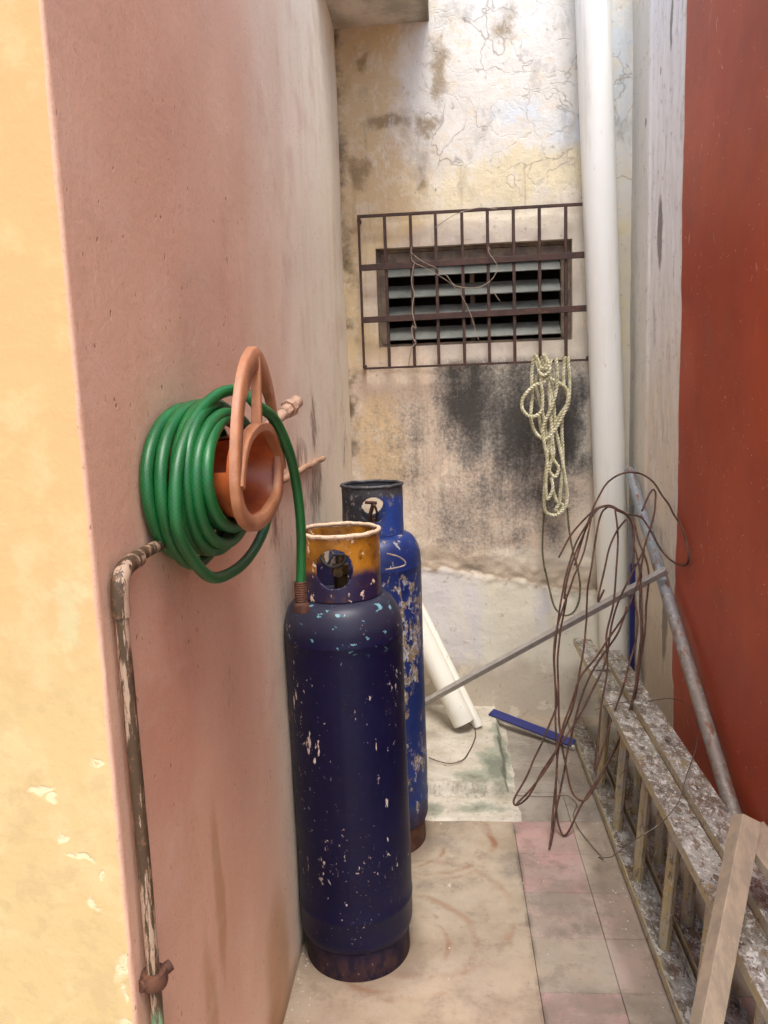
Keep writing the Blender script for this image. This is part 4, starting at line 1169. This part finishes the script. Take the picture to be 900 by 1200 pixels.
# pink plastic nipple
PF = Mat('x').m; bpy.data.materials.remove(PF)
fit = empty('pipe_fitting', (-.425, 1.62, 1.40), 'pink painted plastic pipe end poking out from the wall behind the hose hanger', 'pipe fitting')
a, c_ = Vector((-.425, 1.60, 1.395)), Vector((-.352, 1.832, 1.487))
d = (c_ - a).normalized()
b = MB(); b.tube([a, c_ - d * .04], .013, 16); off(b.build('pipe_stub', MT['pinkpvc']), fit)
b = MB()
b.tube([c_ - d * .06, c_ - d * .035, c_ - d * .0345, c_ - d * .02, c_ - d * .0199], [.015, .0155, .021, .021, .0165], 8)
off(b.build('hex_collar', MT['pinkpvc'], angle=20), fit)
b = MB()
s0, s1 = c_ - d * .02, c_ + d * .014
b.tube([s0, s1, s1 + d * .0001, s0 + d * .005], [.0155, .0155, .0115, .0115], 20)
off(b.build('threaded_end', MT['pinkpvc'], angle=25), fit)

# ------------------------------------------------------------------ hose hanger
hh = empty('hose_hanger', (-.43, 1.12, 1.32), 'faded orange plastic hose hanger with a pear shaped open front on the pink wall', 'hose hanger')
XP = -.30
rect = [(.0085, .005), (.007, .0065), (-.007, .0065), (-.0085, .005), (-.0085, -.005), (-.007, -.0065), (.007, -.0065), (.0085, -.005)]
outl = spline([(XP, u, v) for u, v in PL_OUT], .008, closed=True)
oc = Vector((XP, sum(q.y for q in outl) / len(outl), sum(q.z for q in outl) / len(outl)))
b = MB(); vs = []; n_ = len(outl)
for i in range(n_):
    t_ = (outl[(i + 1) % n_] - outl[i - 1]).normalized()
    nr = Vector((0, -t_.z, t_.y))
    if nr.dot(oc - outl[i]) < 0: nr = -nr
    w_ = .020 + .012 * sm(1.495, 1.55, outl[i].z) + .002 * noise.noise(outl[i] * 30)
    o1, i1 = outl[i] - nr * .005, outl[i] + nr * w_
    for q, dx in ((o1, .003), (o1 + nr * .003, .0065), (i1 - nr * .003, .0065), (i1, .003), (i1, -.0065), (o1, -.0065)):
        vs.append(q + Vector((dx, 0, 0)))
b.add(vs, [(i * 6 + k, i * 6 + (k + 1) % 6, ((i + 1) % n_) * 6 + (k + 1) % 6, ((i + 1) % n_) * 6 + k) for i in range(n_) for k in range(6)])
off(b.build('flange', MT['terra'], angle=50), hh)
for r_ in PL_RIB + [PL_ARCH]:
    b = MB(); b.tube(spline([(XP + .001, u, v) for u, v in r_], .01), 1.1 if r_ is PL_ARCH else .9, sect=rect, up=(1, 0, 0))
    off(b.build('rib', MT['terra'], angle=25), hh)
# web: flat plate between ring and the drum mouth
mouth = [(u, v) for u, v in PL_MOUTH]
mc = Vector((XP, sum(u for u, v in mouth) / len(mouth), sum(v for u, v in mouth) / len(mouth)))
mp = spline([(XP - .001, u, v) for u, v in mouth], .008, closed=True)
b = MB(); n_ = len(mp)
def lower_ring(q):
    best = None
    d_ = (q - mc); d_.x = 0; d_.normalize()
    return max(outl, key=lambda o_: (Vector((0, o_.y - mc.y, o_.z - mc.z)).normalized()).dot(d_))
vs = []
for q in mp:
    o_ = lower_ring(q)
    inn = Vector((XP - .001, q.y, q.z))
    k_ = 1.0 if q.z < 1.425 else .0
    ou = inn.lerp(Vector((XP - .001, o_.y, o_.z)), max(k_, .0)) if k_ else inn + (inn - mc).normalized() * .010
    vs += [inn, ou, Vector((XP - .008, ou.y, ou.z)), Vector((XP - .008, inn.y, inn.z))]
fs = []
for i in range(n_):
    j = (i + 1) % n_
    for k in range(4):
        fs.append((i * 4 + k, i * 4 + (k + 1) % 4, j * 4 + (k + 1) % 4, j * 4 + k))
b.add(vs, fs)
off(b.build('front_web', MT['terra'], angle=40), hh)
b = MB(); vs = []; fs = []
secs = [(XP - .004, 1.0, 0), (XP - .025, .95, 0), (XP - .07, .84, 0), (-.425, .76, 0)]
for (x_, s_, _) in secs:
    for q in mp:
        vs.append((x_, mc.y + (q.y - mc.y) * s_, mc.z + (q.z - mc.z) * s_))
nb = len(vs)
for (x_, s_, _) in secs:
    for q in mp:
        qq = Vector((0, q.y - mc.y, q.z - mc.z)); L_ = qq.length
        vs.append((x_, mc.y + qq.y * (s_ - .004 / L_), mc.z + qq.z * (s_ - .004 / L_)))
for s_ in range(len(secs) - 1):
    for i in range(n_):
        j = (i + 1) % n_
        q = mp[i]
        # open slot on the upper alley side of the drum
        if s_ in (1,) and q.z > mc.z + .01 and q.y < mc.y - .05: continue
        for o_ in (0, nb):
            fs.append((o_ + s_ * n_ + i, o_ + s_ * n_ + j, o_ + (s_ + 1) * n_ + j, o_ + (s_ + 1) * n_ + i))
b.add(vs, fs)
off(b.build('drum', MT['drum'], angle=50), hh)
b = MB()
b.lathe([(.0001, 0), (.07, 0), (.07, .006), (.0001, .006)], 30, c=(-.428, mc.y, 1.40), axis='x')
off(b.build('wall_plate', MT['terra'], angle=40), hh)

# ------------------------------------------------------------------ garden hose
def uv_tube(b, pts, r, segs=14, name='hose', mat=None, parent=None):
    mb = MB(); mb.tube(pts, r, segs)
    o = mb.build(name, mat, parent, fix=True)
    me = o.data
    uvl = me.uv_layers.new(name='UVMap')
    L = [0]
    for i in range(1, len(pts)): L.append(L[-1] + (Vector(pts[i]) - Vector(pts[i - 1])).length)
    for poly in me.polygons:
        ks = [me.loops[li].vertex_index % segs for li in poly.loop_indices]
        wrap = max(ks) - min(ks) > segs // 2
        for li, k in zip(poly.loop_indices, ks):
            vi = me.loops[li].vertex_index
            u = k / segs + (1 if (wrap and k < segs // 2) else 0)
            uvl.data[li].uv = (u, L[min(vi // segs, len(L) - 1)])
    return o
gh = empty('garden_hose', (-.35, 1.15, 1.24), 'coiled green garden hose hanging on the orange hanger', 'hose')
HR = .0093
#  x, left y, top z, bottom z, right y
loops = []
for q in LOOPS:
    if len(loops) == 2: q = (q[0], q[1] + .006, q[2] - .02, q[3] + .03, q[4])
    loops.append((q[0], q[1], q[2], q[3], max(q[4], 1.41)))
loops.append((-.362, 1.12, 1.47, 1.30, 1.40))
hp = []
prev = None
for i, (x_, yl, zt, zb, yr) in enumerate(loops):
    cy, cz, ry, rz = (yl + yr) / 2, (zt + zb) / 2, (yr - yl) / 2, (zt - zb) / 2
    nx_ = loops[min(i + 1, len(loops) - 1)]
    K = 44
    for k in range(K):
        t_ = k / K
        cy2, cz2, ry2, rz2 = (nx_[1] + nx_[4]) / 2, (nx_[2] + nx_[3]) / 2, (nx_[4] - nx_[1]) / 2, (nx_[2] - nx_[3]) / 2
        s_ = sm(.55, 1, t_)
        a_ = -2 * PI * t_ + 0.15
        ay = cy + (cy2 - cy) * s_; az = cz + (cz2 - cz) * s_; ryy = ry + (ry2 - ry) * s_; rzz = rz + (rz2 - rz) * s_
        xx = x_ + (nx_[0] - x_) * s_
        hp.append(Vector((xx + .002 * math.sin(a_ * 2 + i), ay + ryy * math.cos(a_), az + rzz * math.sin(a_) * (1 - .06 * math.cos(a_)))))
uv_tube(None, spline(hp, .012), HR, 14, 'coil', MT['hose'], None).parent = gh
gh_children = [o for o in bpy.data.objects if o.parent == gh]
# low loop swinging below the hanger
tail = spline([tuple(p_) for p_ in DROOP[::-1]] + [tuple(p_) for p_ in HOSETAIL], .008)
uv_tube(None, tail, HR, 14, 'free_end', MT['hose'], None).parent = gh
e_ = Vector(HOSETAIL[-1])
b = MB()
prof = [(.0001, .012), (.0105, .012)]
for k in range(9):
    prof += [(.0125, .010 - k * .0045), (.0112, .0078 - k * .0045)]
prof += [(.0145, -.032), (.0155, -.034), (.0155, -.048), (.013, -.050), (.0001, -.050)]
b.lathe(prof, 24, c=tuple(e_))
cf = b.build('hose_coupling', MT['rust'], angle=30); cf.parent = gh
for o in bpy.data.objects:
    if o.parent == gh:
        o.matrix_parent_inverse = Matrix.Translation((.35, -1.15, -1.24))

# ------------------------------------------------------------------ rope
rp = empty('rope', (.45, 3.42, 1.62), 'hank of cream braided rope knotted over the bottom of the grille', 'rope')
for pts in ROPES:
    b = MB(); b.tube(spline(pts, .0035), .0068, 12, lobes=3, lobe=.24, twist=150)
    off(b.build('rope_loop', MT['rope'], angle=80), rp)
b = MB(); b.tube(spline(CORD, .004), .0042, 9, lobes=3, lobe=.25, twist=190)
o = b.build('dark_cord', mat_simple('dirty_green_cord', '#6b6a4c', '#55503a', 60, .9, 0, .3, .001, '#8f8c68', 'world'))
thing(o, 'thin dirty green cord hanging in a long loop under the rope', 'cord')

# ------------------------------------------------------------------ rusty wire bundle
wb = empty('wire_bundle', (.6, 2.9, 0), 'tangle of rusty brown iron wire hooked over the leaning pipe', 'wire')
for pts in WIRES:
    sp_ = spline(pts, .012)
    sp_ = [q + Vector((noise.noise(q * 9) * .006, noise.noise(q * 9 + Vector((9, 0, 0))) * .006, 0)) for q in sp_]
    b = MB(); b.tube(sp_, .0036, 7)
    off(b.build('wire_strand', MT['wire'], angle=80), wb)
b = MB(); b.tube(spline([(p_[0], p_[1], p_[2] + .008) for p_ in STEPWIRE], .008), .0022, 6)
o = b.build('curled_wire', MT['wire']); thing(o, 'single curled rusty wire lying on the concrete step', 'wire')
b = MB(); b.tube(spline(LADWIRE, .01), .0014, 5)
o = b.build('thin_wire', MT['thin']); thing(o, 'thin dark wire straying from the floor over the ladder', 'wire')

# ------------------------------------------------------------------ ladder sections
def channel(mb, x, z, w, h, y0, y1, opening, tilt, t=.003):
    """U channel along y. opening +1 up, -1 down"""
    prof = [(-w/2, 0), (w/2, 0), (w/2, h), (w/2 - .004, h), (w/2 - .004, t), (-w/2 + .004, t), (-w/2 + .004, h), (-w/2, h)]
    ca, sa = math.cos(tilt), math.sin(tilt)
    pts = []
    for y_ in (y0, y1):
        for (a_, b_) in prof:
            b2 = b_ * opening
            pts.append((x + a_ * ca + b2 * sa, y_, z - a_ * sa + b2 * ca))
    n_ = 8
    fs = [(i, (i + 1) % n_, n_ + (i + 1) % n_, n_ + i) for i in range(n_)] + [(0, 1, 4, 5)[::-1], (1, 2, 3, 4)[::-1], (0, 5, 6, 7)[::-1], (8, 9, 12, 13), (9, 10, 11, 12), (8, 13, 14, 15)]
    for k_, f_ in enumerate(fs):
        mb.f.append(tuple(i_ + len(mb.v) for i_ in f_)); mb.m.append(1 if k_ in (1, 2, 6, 7) else 0)
    mb.v += pts
def ladder(xb, xt, zt, ys_, y0, y1, label, zb=.006):
    root = empty('ladder_section', (xb, (y0 + y1) / 2, 0), label, 'ladder', 'aluminium ladder sections lying on edge along the red wall')
    tilt = math.atan2(xt - xb, zt - zb)
    W_ = .076
    b = MB(); channel(b, xb, zb, W_, .026, y0, y1, 1, tilt)
    off(bevel(b.build('stile', [MT['ladder'], MT['rung']], smooth=False), .001, 2), root)
    b = MB(); channel(b, xt, zt, W_, .026, y0, y1, -1, tilt)
    off(bevel(b.build('stile', [MT['ladder'], MT['rung']], smooth=False), .001, 2), root)
    ax = Vector((xt - xb, 0, zt - zb)).normalized()
    sd_ = Vector((ax.z, 0, -ax.x))
    rmesh = None
    for y_ in ys_:
        p0 = Vector((xb, y_, zb)) + ax * .0035; p1 = Vector((xt, y_, zt)) + ax * .0025
        if True:
            b = MB()
            sect = []
            for k in range(36):
                th = 2 * PI * k / 36
                r_ = .0155 + .0011 * (1 if (k // 2) % 2 else 0)
                sect.append((r_ * math.cos(th), r_ * math.sin(th)))
            b.tube([p0 + ax * .0, p1 - ax * .004], 1, sect=sect, up=(0, 1, 0))
            ro = off(b.build('rung', MT['rung'], angle=20), root)
            # crimped collar and flat brown disc painted as the shaded tube inside
            c_t = p1 + ax * .0006
            b = MB()
            ring = []
            for k in range(28):
                th = 2 * PI * k / 28
                ring.append(c_t + Vector((0, 1, 0)) * .0175 * math.cos(th) + sd_ * .0095 * math.sin(th))
            b.tube(ring, .0022, 6, closed=True)
            e1 = b.build('rung_collar', MT['ladder'], angle=60)
            b = MB(); b.add([q + ax * .0003 for q in [c_t + (r2 - c_t) * .93 for r2 in ring]], [tuple(range(28))])
            e2 = b.build('rung_shade_disc', MT['bronze'], smooth=False)
            for e__ in (e1, e2):
                e__.parent = ro
    return root, tilt
lA, tl = ladder(.547, .578, .400, [2.84 - .293 * k for k in range(9)], .35, 3.42, 'paint spattered ladder section nearest the passage, lying on its edge')
lB, _ = ladder(.634, .657, .420, [2.935 - .293 * k for k in range(9)], .35, 3.20, 'paint spattered ladder section lying on its edge nearest the red wall')
# end hook bracket at the far end of the near section
b = MB()
b.box((.536, 3.00, .4035), (.617, 3.035, .4095))
off(bevel(b.build('end_bracket', MT['ladder'], smooth=False), .0012), lA)

# ------------------------------------------------------------------ tan wooden frame piece
wf = empty('wood_frame', (.45, 1.36, 0), 'tan wooden frame corner leaning over the near end of the ladder', 'wood frame')
a, c_ = Vector((.45, 1.335, .32)), Vector((.60, 1.568, .605))
d = (c_ - a).normalized()
bot = a - d * ((a.z - .012) / d.z)
b = MB()
b.tube([bot, c_], 1, sect=[(.019, .022), (-.019, .022), (-.019, -.022), (.019, -.022)], up=(.2, -1, .3))
off(bevel(b.build('long_rail', MT['tan'], smooth=False), .0015), wf)
b = MB()
b.tube([c_ + Vector((.012, .012, -.030)), Vector((.745, 1.40, .385))], 1, sect=[(.010, .036), (-.010, .036), (-.010, -.036), (.010, -.036)], up=(.5, -.8, .4))
off(bevel(b.build('short_rail', MT['tan'], smooth=False), .0015), wf)
